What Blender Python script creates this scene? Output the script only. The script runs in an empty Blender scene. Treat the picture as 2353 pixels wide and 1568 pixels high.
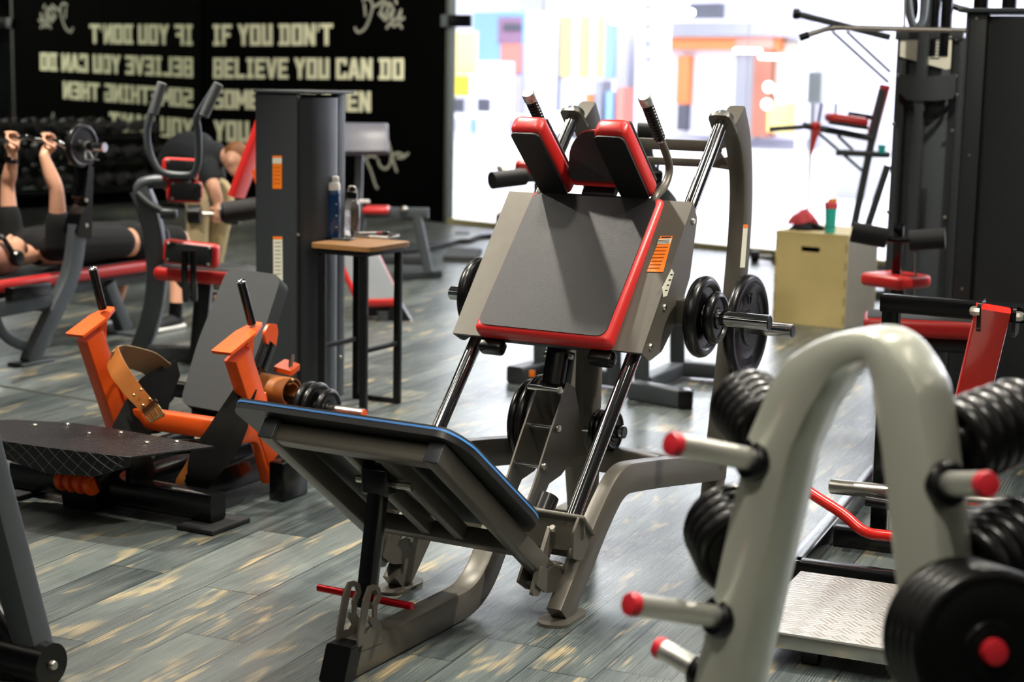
import bpy, bmesh, math, random
import numpy as np
from mathutils import Vector, Matrix, Quaternion

SC = bpy.context.scene
COL = SC.collection
random.seed(7)

# ------------------------------------------------------------------ camera
# 59 mm lens at 1.62 m, pitched down 9 degrees with a slight roll
FPX, HCAM, CX, CY = 3880.0, 1.62, 1176.5, 784.0
_d = np.array([-487.0, 24125.0, FPX]); _d /= np.linalg.norm(_d)
_Z = -_d
_zc = np.array([0, 0, 1.0])
_Y = _zc - _zc.dot(_d) * _d; _Y /= np.linalg.norm(_Y)
_X = np.cross(_Y, _Z)
CAM = np.array([0, 0, HCAM])

cam = bpy.data.cameras.new('camera')
cam.sensor_width = 36.0
cam.lens = FPX * 36.0 / 2353.0
cam.clip_start = 0.1
cam.clip_end = 200
cam.dof.use_dof = True
cam.dof.focus_distance = 5.15
cam.dof.aperture_fstop = 2.8
camo = bpy.data.objects.new('camera', cam)
COL.objects.link(camo)
_m = Matrix.Identity(4)
for j, c in enumerate(((1, 0, 0), (0, -1, 0), (0, 0, -1))):
    c = np.array(c, float)
    _m[0][j], _m[1][j], _m[2][j] = float(c @ _X), float(c @ _Y), float(c @ _Z)
_m.translation = Vector((0, 0, HCAM))
camo.matrix_world = _m
SC.camera = camo

# ------------------------------------------------------------------ exposure, world, lights
SC.view_settings.view_transform = 'Standard'
SC.view_settings.look = 'None'
SC.view_settings.gamma = 1.0
SC.view_settings.use_curve_mapping = False
SC.view_settings.exposure = 0.0
w = bpy.data.worlds.new('world'); SC.world = w
w.use_nodes = True
w.node_tree.nodes['Background'].inputs[0].default_value = (0.9, 0.95, 1.0, 1)
w.node_tree.nodes['Background'].inputs[1].default_value = 0.05


def area(name, loc, size, power, col=(1, 0.95, 0.86), aim=None, sy=None):
    l = bpy.data.lights.new(name, 'AREA')
    l.energy = power; l.color = col; l.size = size
    if sy: l.shape = 'RECTANGLE'; l.size_y = sy
    o = bpy.data.objects.new(name, l); COL.objects.link(o)
    o.location = loc
    t = Vector(aim) if aim else Vector((loc[0], loc[1], 0))
    o.rotation_euler = (t - Vector(loc)).to_track_quat('-Z', 'Y').to_euler()
    return o


def spot(name, loc, aim, power, angle=60, blend=0.6, r=0.06, col=(1, 0.95, 0.86)):
    l = bpy.data.lights.new(name, 'SPOT')
    l.energy = power; l.color = col; l.spot_size = math.radians(angle); l.spot_blend = blend
    l.shadow_soft_size = r
    o = bpy.data.objects.new(name, l); COL.objects.link(o)
    o.location = loc
    o.rotation_euler = (Vector(aim) - Vector(loc)).to_track_quat('-Z', 'Y').to_euler()
    return o


# track spots of the gym ceiling (the key one throws the pad shadows on the back pad)
WARM = (1, 0.94, 0.82)
spot('ceiling_spot', (-0.7, 6.4, 3.3), (0.15, 5.2, 0.9), 330, 75, 0.7, 0.05, WARM)
spot('ceiling_spot', (0.4, 3.0, 3.3), (0.25, 4.0, 0), 150, 62, 0.8, 0.06, WARM)
spot('ceiling_spot', (1.0, 4.3, 3.3), (0.85, 2.9, 0.9), 420, 80, 0.7, 0.05, WARM)
spot('ceiling_spot', (0.2, 1.6, 3.3), (0.8, 2.9, 0.8), 190, 70, 0.7, 0.05, WARM)
spot('ceiling_spot', (2.2, 4.9, 3.3), (1.1, 4.7, 0.1), 480, 85, 0.7, 0.05, WARM)
spot('ceiling_spot', (-2.6, 6.6, 3.3), (-1.4, 6.4, 0.3), 600, 85, 0.8, 0.05, WARM)
spot('ceiling_spot', (-0.6, 5.0, 3.3), (-1.0, 6.2, 0.3), 200, 70, 0.8, 0.05, WARM)
spot('ceiling_spot', (-2.6, 8.6, 3.3), (-2.3, 9.6, 0.5), 520, 85, 0.8, 0.06, WARM)
spot('ceiling_spot', (0.2, 9.5, 3.3), (0.1, 9.2, 0), 700, 95, 0.8, 0.08, WARM)
spot('ceiling_spot', (-0.8, 11.6, 3.3), (-1.0, 13.0, 0.6), 420, 90, 0.8, 0.08, WARM)
spot('ceiling_spot', (-1.6, 14.6, 3.4), (-2.1, 18.6, 2.0), 900, 85, 0.8, 0.08, WARM)
spot('ceiling_spot', (3.0, 7.4, 3.4), (2.2, 9.2, 0.9), 360, 90, 0.8, 0.06, WARM)
spot('ceiling_spot', (0.3, 3.4, 3.3), (0.03, 4.36, 0), 330, 13, 0.9, 0.04, WARM)
spot('ceiling_spot', (-0.9, 4.2, 3.3), (-0.24, 5.33, 0), 420, 17, 0.9, 0.04, WARM)
# soft fill from the ceiling lamps
area('ceiling_lamp', (-1.0, 3.0, 3.45), 1.2, 25, WARM, sy=0.12)
area('ceiling_lamp', (1.0, 5.6, 3.45), 1.2, 30, WARM, sy=0.12)
area('ceiling_lamp', (-2.2, 11.0, 3.45), 1.2, 30, WARM, sy=0.12)
area('ceiling_lamp', (1.6, 12.0, 3.45), 1.2, 30, WARM, sy=0.12)


# ------------------------------------------------------------------ pixel -> place helpers
def ray(px, py):
    r = np.array([px - CX, py - CY, FPX])
    return np.array([r @ _X, r @ _Y, r @ _Z])


def gnd(px, py, z=0.0):
    r = ray(px, py)
    return CAM + r * ((z - HCAM) / r[2])


def at(px, py, Yd):
    r = ray(px, py)
    return CAM + r * (Yd / r[1])


class Frame:
    """a thing's own axes: u, v on the ground (yaw in degrees), w up"""
    def __init__(s, o, yaw=0.0):
        s.o = np.array([o[0], o[1], o[2] if len(o) > 2 else 0.0], float)
        s.yaw = math.radians(yaw)
        a = s.yaw
        s.ax = np.array([[math.cos(a), math.sin(a), 0], [-math.sin(a), math.cos(a), 0], [0, 0, 1.0]])

    def loc(s, p):
        return s.ax @ (np.asarray(p, float) - s.o)

    def W(s, p):
        return s.o + np.asarray(p, float) @ s.ax

    def pl(s, P0, n, px, py):
        r = s.ax @ ray(px, py); c = s.loc(CAM); n = np.asarray(n, float)
        return c + r * (((np.asarray(P0, float) - c) @ n) / (r @ n))

    def u(s, val, px, py): return s.pl((val, 0, 0), (1, 0, 0), px, py)
    def v(s, val, px, py): return s.pl((0, val, 0), (0, 1, 0), px, py)
    def z(s, val, px, py): return s.pl((0, 0, val), (0, 0, 1), px, py)
    def y(s, Yd, px, py): return s.loc(at(px, py, Yd))


def nrm(a):
    a = np.asarray(a, float)
    return a / max(np.linalg.norm(a), 1e-9)


def fillet(path, r, n=5):
    P = [np.asarray(p, float) for p in path]
    out = [P[0]]
    for i in range(1, len(P) - 1):
        a, b, c = P[i - 1], P[i], P[i + 1]
        la, lc = np.linalg.norm(a - b), np.linalg.norm(c - b)
        k = min(r, la * 0.48, lc * 0.48)
        s, e = b + (a - b) / la * k, b + (c - b) / lc * k
        for t in np.linspace(0, 1, n + 1):
            out.append((1 - t) ** 2 * s + 2 * t * (1 - t) * b + t * t * e)
    out.append(P[-1])
    return out


def smoothp(path, n=5):
    P = [np.asarray(p, float) for p in path]
    P = [2 * P[0] - P[1]] + P + [2 * P[-1] - P[-2]]
    out = []
    for i in range(1, len(P) - 2):
        for t in np.linspace(0, 1, n, endpoint=False):
            a, b, c, d = P[i - 1:i + 3]
            out.append(0.5 * (2 * b + (c - a) * t + (2 * a - 5 * b + 4 * c - d) * t * t + (3 * b - a - 3 * c + d) * t ** 3))
    out.append(P[-2])
    return out


def roundpoly(pts, r, n=4):
    P = [np.asarray(p, float) for p in pts]
    out = []
    m = len(P)
    rr = r if hasattr(r, '__len__') else [r] * m
    for i in range(m):
        a, b, c = P[i - 1], P[i], P[(i + 1) % m]
        la, lc = np.linalg.norm(a - b), np.linalg.norm(c - b)
        k = min(rr[i], la * 0.48, lc * 0.48)
        if k < 1e-5:
            out.append(b); continue
        s, e = b + (a - b) / la * k, b + (c - b) / lc * k
        for t in np.linspace(0, 1, n + 1):
            out.append((1 - t) ** 2 * s + 2 * t * (1 - t) * b + t * t * e)
    return out


class MB:
    def __init__(s): s.v = []; s.f = []

    def add(s, vs, fs):
        k = len(s.v)
        s.v += [tuple(float(x) for x in p) for p in vs]
        s.f += [tuple(i + k for i in f) for f in fs]
        return s

    def rings(s, rings, closed=True, cap=True):
        n = len(rings[0]); vs = [p for r in rings for p in r]; fs = []
        for i in range(len(rings) - 1):
            for j in range(n if closed else n - 1):
                a, b = i * n + j, i * n + (j + 1) % n
                fs.append((a, b, b + n, a + n))
        if cap:
            fs.append(tuple(range(n - 1, -1, -1)))
            m = (len(rings) - 1) * n
            fs.append(tuple(range(m, m + n)))
        return s.add(vs, fs)

    def sweep(s, path, w, h, side=(0, 1, 0), r=None, taper=None, htaper=None):
        P = [np.asarray(p, float) for p in path]
        if r is None: r = min(w, h) * 0.16
        a, b = w / 2, h / 2
        sec = []
        for sx, sy, a0 in ((1, 1, 0), (-1, 1, 90), (-1, -1, 180), (1, -1, 270)):
            for k in (0, 45, 90):
                t = math.radians(a0 + k)
                sec.append((sx * (a - r) + r * math.cos(t), sy * (b - r) + r * math.sin(t)))
        rings = []
        m = len(P)
        for i in range(m):
            t0 = nrm(P[i] - P[i - 1]) if i else nrm(P[1] - P[0])
            t1 = nrm(P[i + 1] - P[i]) if i < m - 1 else t0
            t = nrm(t0 + t1)
            sd = np.asarray(side, float)
            sd = nrm(sd - sd.dot(t) * t)
            up = np.cross(t, sd)
            k = 1.0 / max(0.35, t.dot(t0))
            q = taper[i] if taper else 1.0
            hq = htaper[i] if htaper else 1.0
            rings.append([P[i] + sd * x * q + up * y * q * k * hq for x, y in sec])
        return s.rings(rings)

    def beam(s, p, q, w, h, side=None, r=None):
        p, q = np.asarray(p, float), np.asarray(q, float)
        if side is None:
            t = nrm(q - p)
            side = np.cross((0, 0, 1), t) if abs(t[2]) < 0.95 else (0, 1, 0)
        return s.sweep([p, q], w, h, side, r)

    def tube(s, path, r, n=14, cap=True):
        P = [np.asarray(p, float) for p in path]
        m = len(P)
        rr = r if hasattr(r, '__len__') else [r] * m
        t = nrm(P[1] - P[0])
        ref = np.array([0, 0, 1.0]) if abs(t[2]) < 0.9 else np.array([1.0, 0, 0])
        nn = nrm(np.cross(t, ref))
        rings = []
        for i in range(m):
            if i == 0: t = nrm(P[1] - P[0])
            elif i == m - 1: t = nrm(P[i] - P[i - 1])
            else: t = nrm(nrm(P[i] - P[i - 1]) + nrm(P[i + 1] - P[i]))
            nn = nrm(nn - nn.dot(t) * t)
            bb = np.cross(t, nn)
            rings.append([P[i] + rr[i] * (math.cos(2 * math.pi * j / n) * nn + math.sin(2 * math.pi * j / n) * bb) for j in range(n)])
        return s.rings(rings, True, cap)

    def lathe(s, prof, o, axis, n=36):
        """prof: (radius, height) pairs, revolved about axis through o"""
        o = np.asarray(o, float); t = nrm(axis)
        ref = np.array([0, 0, 1.0]) if abs(t[2]) < 0.9 else np.array([1.0, 0, 0])
        a = nrm(np.cross(t, ref)); b = np.cross(t, a)
        rings = [[o + t * h + max(r, 1e-4) * (math.cos(2 * math.pi * j / n) * a + math.sin(2 * math.pi * j / n) * b) for j in range(n)] for r, h in prof]
        return s.rings(rings)

    def prism(s, poly, vec):
        vec = np.asarray(vec, float)
        A = [np.asarray(p, float) for p in poly]
        return s.rings([A, [p + vec for p in A]])

    def rbox(s, c, size, ax=None, r=0.01, seg=3):
        ax = np.eye(3) if ax is None else np.array([nrm(a) for a in ax])
        bm = bmesh.new()
        bmesh.ops.create_cube(bm, size=1.0)
        for q in bm.verts: q.co = Vector((q.co.x * size[0], q.co.y * size[1], q.co.z * size[2]))
        r = min(r, min(size) * 0.49)
        if r > 1e-5:
            bmesh.ops.bevel(bm, geom=list(bm.edges), offset=r, segments=seg, profile=0.5, affect='EDGES')
        bm.verts.index_update()
        vs = [np.asarray(c, float) + np.array(q.co) @ ax for q in bm.verts]
        fs = [tuple(q.index for q in f.verts) for f in bm.faces]
        bm.free()
        return s.add(vs, fs)

    def ball(s, c, rad, n=16, m=10):
        rad = rad if hasattr(rad, '__len__') else (rad,) * 3
        c = np.asarray(c, float)
        rings = []
        for i in range(m + 1):
            th = math.pi * (0.02 + 0.96 * i / m)
            rings.append([c + np.array([rad[0] * math.sin(th) * math.cos(2 * math.pi * j / n), rad[1] * math.sin(th) * math.sin(2 * math.pi * j / n), rad[2] * math.cos(th)]) for j in range(n)])
        return s.rings(rings)

    def bolt(s, p, axis, r=0.009, h=0.007):
        return s.lathe([(r, -0.004), (r, h * 0.5), (r * 0.75, h), (0.0005, h)], p, axis, 10)


def link(name, me, mat, parent=None):
    o = bpy.data.objects.new(name, me)
    COL.objects.link(o)
    if mat is not None:
        for m in (mat if isinstance(mat, (list, tuple)) else [mat]): me.materials.append(m)
    if parent is not None: o.parent = parent
    return o


def obj(name, mb, mat, parent=None, ang=38, label=None):
    me = bpy.data.meshes.new(name)
    me.from_pydata(mb.v, [], mb.f)
    me.validate()
    bm = bmesh.new(); bm.from_mesh(me)
    bmesh.ops.recalc_face_normals(bm, faces=bm.faces)
    bm.to_mesh(me); bm.free()
    me.shade_smooth()
    me.set_sharp_from_angle(angle=math.radians(ang))
    o = link(name, me, mat, parent)
    if label: o['label'] = label
    return o


def tag(o, label=None, cat=None, group=None, kind=None):
    if label: o['label'] = label
    if cat: o['category'] = cat
    if group: o['group'] = group
    if kind: o['kind'] = kind
    return o


def thing(name, label, cat, fr=None, group=None):
    o = bpy.data.objects.new(name, None); COL.objects.link(o)
    o.empty_display_size = 0.1
    if fr is not None:
        o.location = fr.o; o.rotation_euler = (0, 0, fr.yaw)
    return tag(o, label, cat, group)


def dup(root, label=None, loc=None, rot=None, group=None):
    r = root.copy(); COL.objects.link(r)
    for ch in root.children:
        c = ch.copy(); COL.objects.link(c); c.parent = r
        for g2 in ch.children:
            d2 = g2.copy(); COL.objects.link(d2); d2.parent = c
    if loc is not None: r.location = loc
    if rot is not None: r.rotation_euler = rot
    if label: r['label'] = label
    if group: r['group'] = group
    return r


# ------------------------------------------------------------------ materials
def lin(c):
    if isinstance(c, str):
        c = [int(c[i:i + 2], 16) / 255 for i in (0, 2, 4)]
        c = [x / 12.92 if x <= 0.04045 else ((x + 0.055) / 1.055) ** 2.4 for x in c]
    return (c[0], c[1], c[2], 1)


def mat(name, col, rough=0.5, metal=0.0, var=0.06, nscale=30, bump=0.0, bscale=300, coat=0.0, spec=0.5, emit=0, rvar=0.05):
    m = bpy.data.materials.new(name); m.use_nodes = True
    nt = m.node_tree; b = nt.nodes['Principled BSDF']
    b.inputs['Base Color'].default_value = lin(col)
    b.inputs['Metallic'].default_value = metal
    b.inputs['Roughness'].default_value = rough
    b.inputs['Specular IOR Level'].default_value = spec
    b.inputs['Coat Weight'].default_value = coat
    tc = nt.nodes.new('ShaderNodeTexCoord')
    nz = nt.nodes.new('ShaderNodeTexNoise'); nz.inputs['Scale'].default_value = nscale; nz.inputs['Detail'].default_value = 4
    nt.links.new(tc.outputs['Object'], nz.inputs['Vector'])
    if var:
        mx = nt.nodes.new('ShaderNodeMix'); mx.data_type = 'RGBA'
        c = lin(col)
        mx.inputs[6].default_value = tuple(x * (1 - var) for x in c[:3]) + (1,)
        mx.inputs[7].default_value = tuple(min(1, x * (1 + var)) for x in c[:3]) + (1,)
        nt.links.new(nz.outputs['Fac'], mx.inputs[0]); nt.links.new(mx.outputs[2], b.inputs['Base Color'])
    if rvar:
        mr = nt.nodes.new('ShaderNodeMapRange')
        mr.inputs['To Min'].default_value = max(0.02, rough * (1 - rvar)); mr.inputs['To Max'].default_value = min(1, rough * (1 + rvar))
        nt.links.new(nz.outputs['Fac'], mr.inputs['Value']); nt.links.new(mr.outputs[0], b.inputs['Roughness'])
    if bump:
        n2 = nt.nodes.new('ShaderNodeTexNoise'); n2.inputs['Scale'].default_value = bscale; n2.inputs['Detail'].default_value = 2
        nt.links.new(tc.outputs['Object'], n2.inputs['Vector'])
        bp = nt.nodes.new('ShaderNodeBump'); bp.inputs['Strength'].default_value = bump; bp.inputs['Distance'].default_value = 0.002
        nt.links.new(n2.outputs['Fac'], bp.inputs['Height']); nt.links.new(bp.outputs[0], b.inputs['Normal'])
    if emit:
        b.inputs['Emission Color'].default_value = lin(col); b.inputs['Emission Strength'].default_value = emit
    return m


TAUPE = mat('taupe_paint', '5d5951', 0.40, 0.35, bump=0.05, bscale=900)
CHROME = mat('chrome', 'd8dadc', 0.08, 1.0, var=0.02)
STEEL = mat('brushed_steel', 'b8b5ad', 0.28, 1.0, var=0.08)
BOLT = mat('zinc_bolt', 'c9c6bb', 0.3, 1.0)
BLACKV = mat('black_vinyl', '1b1b1d', 0.46, 0, var=0.25, nscale=260, bump=0.5, bscale=420, spec=0.35)
GREYV = mat('charcoal_fabric', '2d2f31', 0.7, 0, bump=0.3, bscale=500)
REDV = mat('red_vinyl', 'c22422', 0.36, 0, bump=0.06, bscale=500, spec=0.5)
RUBBER = mat('black_rubber', '0b0b0c', 0.27, 0, var=0.1, spec=0.4, rvar=0.03)
FOAM = mat('black_foam', '141416', 0.75, 0, bump=0.2, bscale=400)
BLACKP = mat('black_paint', '08080a', 0.22, 0, spec=0.5, bump=0.03, bscale=500)
DARKP = mat('charcoal_paint', '34383b', 0.42, 0.15, bump=0.06, bscale=800)
GREYP = mat('slate_paint', '4a5054', 0.42, 0.15, bump=0.06, bscale=800)
SILVER = mat('silver_paint', 'b9bbae', 0.25, 0.3, coat=0.2, var=0.02, nscale=4, rvar=0.0)
ALU = mat('satin_aluminium', 'cfcfc8', 0.35, 0.85)
REDP = mat('red_paint', 'cf2016', 0.22, 0, coat=0.3)
REDCAP = mat('red_plastic', 'c01f2c', 0.45)
ORANGE = mat('orange_paint', 'f25c1c', 0.36, 0, bump=0.03, coat=0.1)
STICKO = mat('orange_sticker', 'f07a12', 0.5)
STICKW = mat('white_sticker', 'd9d6c4', 0.5)
WHITEP = mat('white_paint', 'eceae6', 0.5)
INK = mat('black_ink', '101010', 0.6)
ANOD = mat('red_anodised', 'a31019', 0.28, 0.8)
BLUE = mat('blue_edging', '3f7fc4', 0.5)
LEATHER = mat('tan_leather', 'a5622a', 0.42, 0, var=0.25, nscale=12, bump=0.1, bscale=200)
LEATHB = mat('suede_brown', '7d6a4c', 0.75, 0, var=0.2, nscale=9, bump=0.2)
BRASS = mat('brass', 'd9c79a', 0.25, 1.0)

# ------------------------------------------------------------------ the setting
def floor_material():
    m = bpy.data.materials.new('worn_vinyl_planks'); m.use_nodes = True
    nt = m.node_tree; N = nt.nodes; L = nt.links; b = N['Principled BSDF']

    def math_(op, a, c=None):
        n = N.new('ShaderNodeMath'); n.operation = op
        for i, x in enumerate((a, c)):
            if x is None: continue
            if isinstance(x, (int, float)): n.inputs[i].default_value = x
            else: L.new(x, n.inputs[i])
        return n.outputs[0]
    tc = N.new('ShaderNodeTexCoord')
    mp = N.new('ShaderNodeMapping'); mp.vector_type = 'TEXTURE'
    mp.inputs['Rotation'].default_value = (0, 0, math.radians(66.4))
    L.new(tc.outputs['Object'], mp.inputs['Vector'])
    sp = N.new('ShaderNodeSeparateXYZ'); L.new(mp.outputs[0], sp.inputs[0])
    wv = math_('ADD', math_('DIVIDE', sp.outputs['Y'], 0.1975), 0.26)
    row = math_('FLOOR', wv)
    wn = N.new('ShaderNodeTexWhiteNoise'); wn.noise_dimensions = '1D'; L.new(row, wn.inputs['W'])
    uu = math_('ADD', math_('DIVIDE', sp.outputs['X'], 1.22), wn.outputs['Value'])
    col = math_('FLOOR', uu)
    cb = N.new('ShaderNodeCombineXYZ'); L.new(row, cb.inputs[0]); L.new(col, cb.inputs[1])
    w2 = N.new('ShaderNodeTexWhiteNoise'); w2.noise_dimensions = '2D'; L.new(cb.outputs[0], w2.inputs['Vector'])
    # seams
    fy = math_('FRACT', wv); fx = math_('FRACT', uu)
    sy = math_('MINIMUM', fy, math_('SUBTRACT', 1.0, fy)); sx = math_('MINIMUM', fx, math_('SUBTRACT', 1.0, fx))
    seam = math_('MAXIMUM', math_('LESS_THAN', sy, 0.012), math_('LESS_THAN', sx, 0.002))
    # plank-local coordinates with a random shift
    off = N.new('ShaderNodeVectorMath'); off.operation = 'SCALE'; off.inputs['Scale'].default_value = 37.0
    L.new(w2.outputs['Color'], off.inputs[0])
    pv = N.new('ShaderNodeVectorMath'); pv.operation = 'ADD'; L.new(mp.outputs[0], pv.inputs[0]); L.new(off.outputs[0], pv.inputs[1])

    def noise(sx_, sy_, scale, detail, rough=0.55, dist=0.0):
        q = N.new('ShaderNodeMapping'); q.inputs['Scale'].default_value = (sx_, sy_, 1)
        L.new(pv.outputs[0], q.inputs['Vector'])
        n = N.new('ShaderNodeTexNoise'); n.inputs['Scale'].default_value = scale; n.inputs['Detail'].default_value = detail
        n.inputs['Roughness'].default_value = rough; n.inputs['Distortion'].default_value = dist
        L.new(q.outputs[0], n.inputs['Vector']); return n.outputs['Fac']

    def ramp(x, stops):
        r = N.new('ShaderNodeValToRGB'); L.new(x, r.inputs[0])
        e = r.color_ramp.elements
        while len(e) < len(stops): e.new(0.5)
        for i, (p, c) in enumerate(stops): e[i].position = p; e[i].color = lin(c) if isinstance(c, str) else (c, c, c, 1)
        return r.outputs[0]

    def mixc(f, a, c):
        x = N.new('ShaderNodeMix'); x.data_type = 'RGBA'
        for i, q in ((0, f), (6, a), (7, c)):
            if isinstance(q, (int, float)): x.inputs[i].default_value = q
            elif isinstance(q, str): x.inputs[i].default_value = lin(q)
            else: L.new(q, x.inputs[i])
        return x.outputs[2]
    fine = noise(3.0, 150, 1.3, 5, 0.6)
    mid = noise(0.45, 16, 1.5, 4, 0.6, 0.3)
    broad = noise(0.8, 4.5, 1.3, 3)
    base = ramp(broad, [(0.3, '3d4547'), (0.55, '50595a'), (0.75, '656d6b')])
    base = mixc(ramp(w2.outputs['Value'], [(0.0, 0.0), (0.35, 0.2), (1.0, 0.72)]), base, '252b2d')
    base = mixc(ramp(w2.outputs['Value'], [(0.0, 0.25), (0.3, 0.0)]), base, '8b8f88')
    base = mixc(ramp(mid, [(0.45, 0.0), (0.75, 0.35)]), base, '79807c')
    base = mixc(ramp(fine, [(0.3, 0.25), (0.5, 0.0)]), base, '23292b')
    base = mixc(ramp(fine, [(0.52, 0.0), (0.75, 0.4)]), base, '8a908b')
    # cathedral grain
    wq = N.new('ShaderNodeMapping'); wq.inputs['Scale'].default_value = (1.3, 9.0, 1)
    L.new(pv.outputs[0], wq.inputs['Vector'])
    wvx = N.new('ShaderNodeTexWave'); wvx.wave_type = 'RINGS'; wvx.inputs['Scale'].default_value = 4.2
    wvx.inputs['Distortion'].default_value = 4.0; wvx.inputs['Detail'].default_value = 2; wvx.inputs['Detail Scale'].default_value = 1.0
    L.new(wq.outputs[0], wvx.inputs['Vector'])
    base = mixc(math_('MULTIPLY', ramp(wvx.outputs['Fac'], [(0.75, 0.0), (0.95, 0.55)]), ramp(noise(0.8, 3, 1.5, 2), [(0.5, 0.0), (0.6, 0.8)])), base, '98a09a')
    # worn tan patches, ragged along the grain
    pn = noise(2.3, 8.5, 1.5, 2, 0.5, 0.6)
    pn = math_('ADD', pn, math_('MULTIPLY', math_('SUBTRACT', fine, 0.5), 0.22))
    pn = math_('SUBTRACT', pn, math_('MULTIPLY', w2.outputs['Value'], 0.10))
    worn = math_('MULTIPLY', ramp(pn, [(0.54, 0.0), (0.68, 1.0)]), ramp(fine, [(0.36, 0.25), (0.56, 1.0)]))
    base = mixc(math_('MULTIPLY', worn, 0.72), base, 'b8a47c')
    # fine scratches
    sc = N.new('ShaderNodeTexNoise'); sc.inputs['Scale'].default_value = 260; sc.inputs['Detail'].default_value = 2
    L.new(tc.outputs['Object'], sc.inputs['Vector'])
    base = mixc(ramp(sc.outputs['Fac'], [(0.70, 0.0), (0.76, 0.5)]), base, 'a8aca6')
    base = mixc(math_('MULTIPLY', seam, 0.75), base, '15181a')
    L.new(base, b.inputs['Base Color'])
    rg = N.new('ShaderNodeMapRange'); rg.inputs['To Min'].default_value = 0.20; rg.inputs['To Max'].default_value = 0.38
    L.new(fine, rg.inputs['Value']); L.new(rg.outputs[0], b.inputs['Roughness'])
    b.inputs['Specular IOR Level'].default_value = 0.5
    bp = N.new('ShaderNodeBump'); bp.inputs['Strength'].default_value = 0.06; bp.inputs['Distance'].default_value = 0.001
    L.new(math_('SUBTRACT', fine, math_('MULTIPLY', seam, 0.8)), bp.inputs['Height']); L.new(bp.outputs[0], b.inputs['Normal'])
    return m


WDIR = ray(-3450, 160 + 0.0202 * (-3450 - CX)); WDIR = nrm((WDIR[0], WDIR[1], 0))     # along the text wall, to the left
WR = gnd(1020, 512)                                                                    # right end of the text wall
WF = Frame(WR, math.degrees(math.atan2(-WDIR[1], -WDIR[0])))                           # u to the right along the wall, v away from the room
CORN = WF.v(0, 468, 300)[0]                                                            # u of the mirror corner (negative)

fl = obj('floor', MB().add([(-14, -4, 0), (9, -4, 0), (9, 24, 0), (-14, 24, 0)], [(0, 1, 2, 3)]), floor_material()); tag(fl, kind='structure')
# trim the floor to the shop front line
me = fl.data
for vtx in me.vertices:
    if vtx.co.y > 20:
        p = WF.loc(vtx.co); p[1] = 0.0; vtx.co = Vector(WF.W(p))

WALLB = mat('black_wall_paint', '020202', 0.9, 0, var=0.2, nscale=3, spec=0.03)
LETTER = mat('cream_letter_paint', 'dcdcbc', 0.8, 0, var=0.08, nscale=8)
CHALK = mat('grey_marker', '8d8d80', 0.7, 0, var=0.2, nscale=12)


def wbox(u0, u1, v0, v1, z0, z1):
    return [(u0, v0, z0), (u1, v0, z0), (u1, v1, z0), (u0, v1, z0), (u0, v0, z1), (u1, v0, z1), (u1, v1, z1), (u0, v1, z1)], \
        [(0, 3, 2, 1), (4, 5, 6, 7), (0, 1, 5, 4), (1, 2, 6, 5), (2, 3, 7, 6), (3, 0, 4, 7)]


def wobj(name, mb, m, parent=None):
    o = obj(name, mb, m, parent)
    if parent is None:
        o.location = WF.o; o.rotation_euler = (0, 0, WF.yaw)
    return o


wall = wobj('wall_back', MB().add(*wbox(CORN - 0.1, 0, 0, 0.12, 0, 3.6)), WALLB); tag(wall, kind='structure')

# --- painted lettering: block letters on a unit cell, strokes as boxes and slanted bars
T = 0.24
GL = {
    'I': [(.12, 0, .88, .2), (.12, .8, .88, 1), (.32, 0, .68, 1)],
    'F': [(.05, 0, .36, 1), (.05, .8, .95, 1), (.05, .4, .8, .6)],
    'L': [(.05, 0, .36, 1), (.05, 0, .95, .2)],
    'E': [(.05, 0, .36, 1), (.05, .8, .95, 1), (.05, .4, .85, .6), (.05, 0, .95, .2)],
    'O': [(.05, 0, .36, 1), (.64, 0, .95, 1), (.05, .82, .95, 1), (.05, 0, .95, .18)],
    'U': [(.05, 0, .36, 1), (.64, 0, .95, 1), (.05, 0, .95, .2)],
    'D': [(.14, 0, .42, 1), (.66, .06, .95, .94), (0, .82, .9, 1), (0, 0, .9, .18)],
    'C': [(.05, 0, .36, 1), (.05, .82, .95, 1), (.05, 0, .95, .18), (.66, .66, .95, 1), (.66, 0, .95, .34)],
    'G': [(.05, 0, .36, 1), (.05, .82, .95, 1), (.05, 0, .95, .18), (.66, 0, .95, .5), (.5, .4, .95, .54)],
    'B': [(.05, 0, .36, 1), (.66, 0, .95, 1), (.05, .84, .95, 1), (.05, .42, .95, .58), (.05, 0, .95, .16)],
    'S': [(.05, .82, .95, 1), (.05, .41, .95, .59), (.05, 0, .95, .18), (.05, .41, .36, 1), (.64, 0, .95, .59)],
    'T': [(.0, .8, 1, 1), (.34, 0, .66, 1)],
    'H': [(.05, 0, .36, 1), (.64, 0, .95, 1), (.05, .4, .95, .6)],
    'N': [(.03, 0, .33, 1), (.67, 0, .97, 1), ((.03, 1), (.36, 1), (.97, 0), (.64, 0))],
    'M': [(.0, 0, .27, 1), (.73, 0, 1, 1), ((.0, 1), (.3, 1), (.62, .25), (.38, .25)), ((1, 1), (.7, 1), (.38, .25), (.62, .25))],
    'A': [((.0, 0), (.32, 0), (.62, 1), (.32, 1)), ((1, 0), (.68, 0), (.38, 1), (.68, 1)), (.25, .2, .75, .38)],
    'V': [((.0, 1), (.32, 1), (.64, 0), (.34, 0)), ((1, 1), (.68, 1), (.36, 0), (.66, 0))],
    'Y': [((.0, 1), (.34, 1), (.66, .42), (.34, .42)), ((1, 1), (.66, 1), (.34, .42), (.66, .42)), (.34, 0, .66, .46)],
    "'": [(.3, .62, .7, 1)],
}
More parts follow.
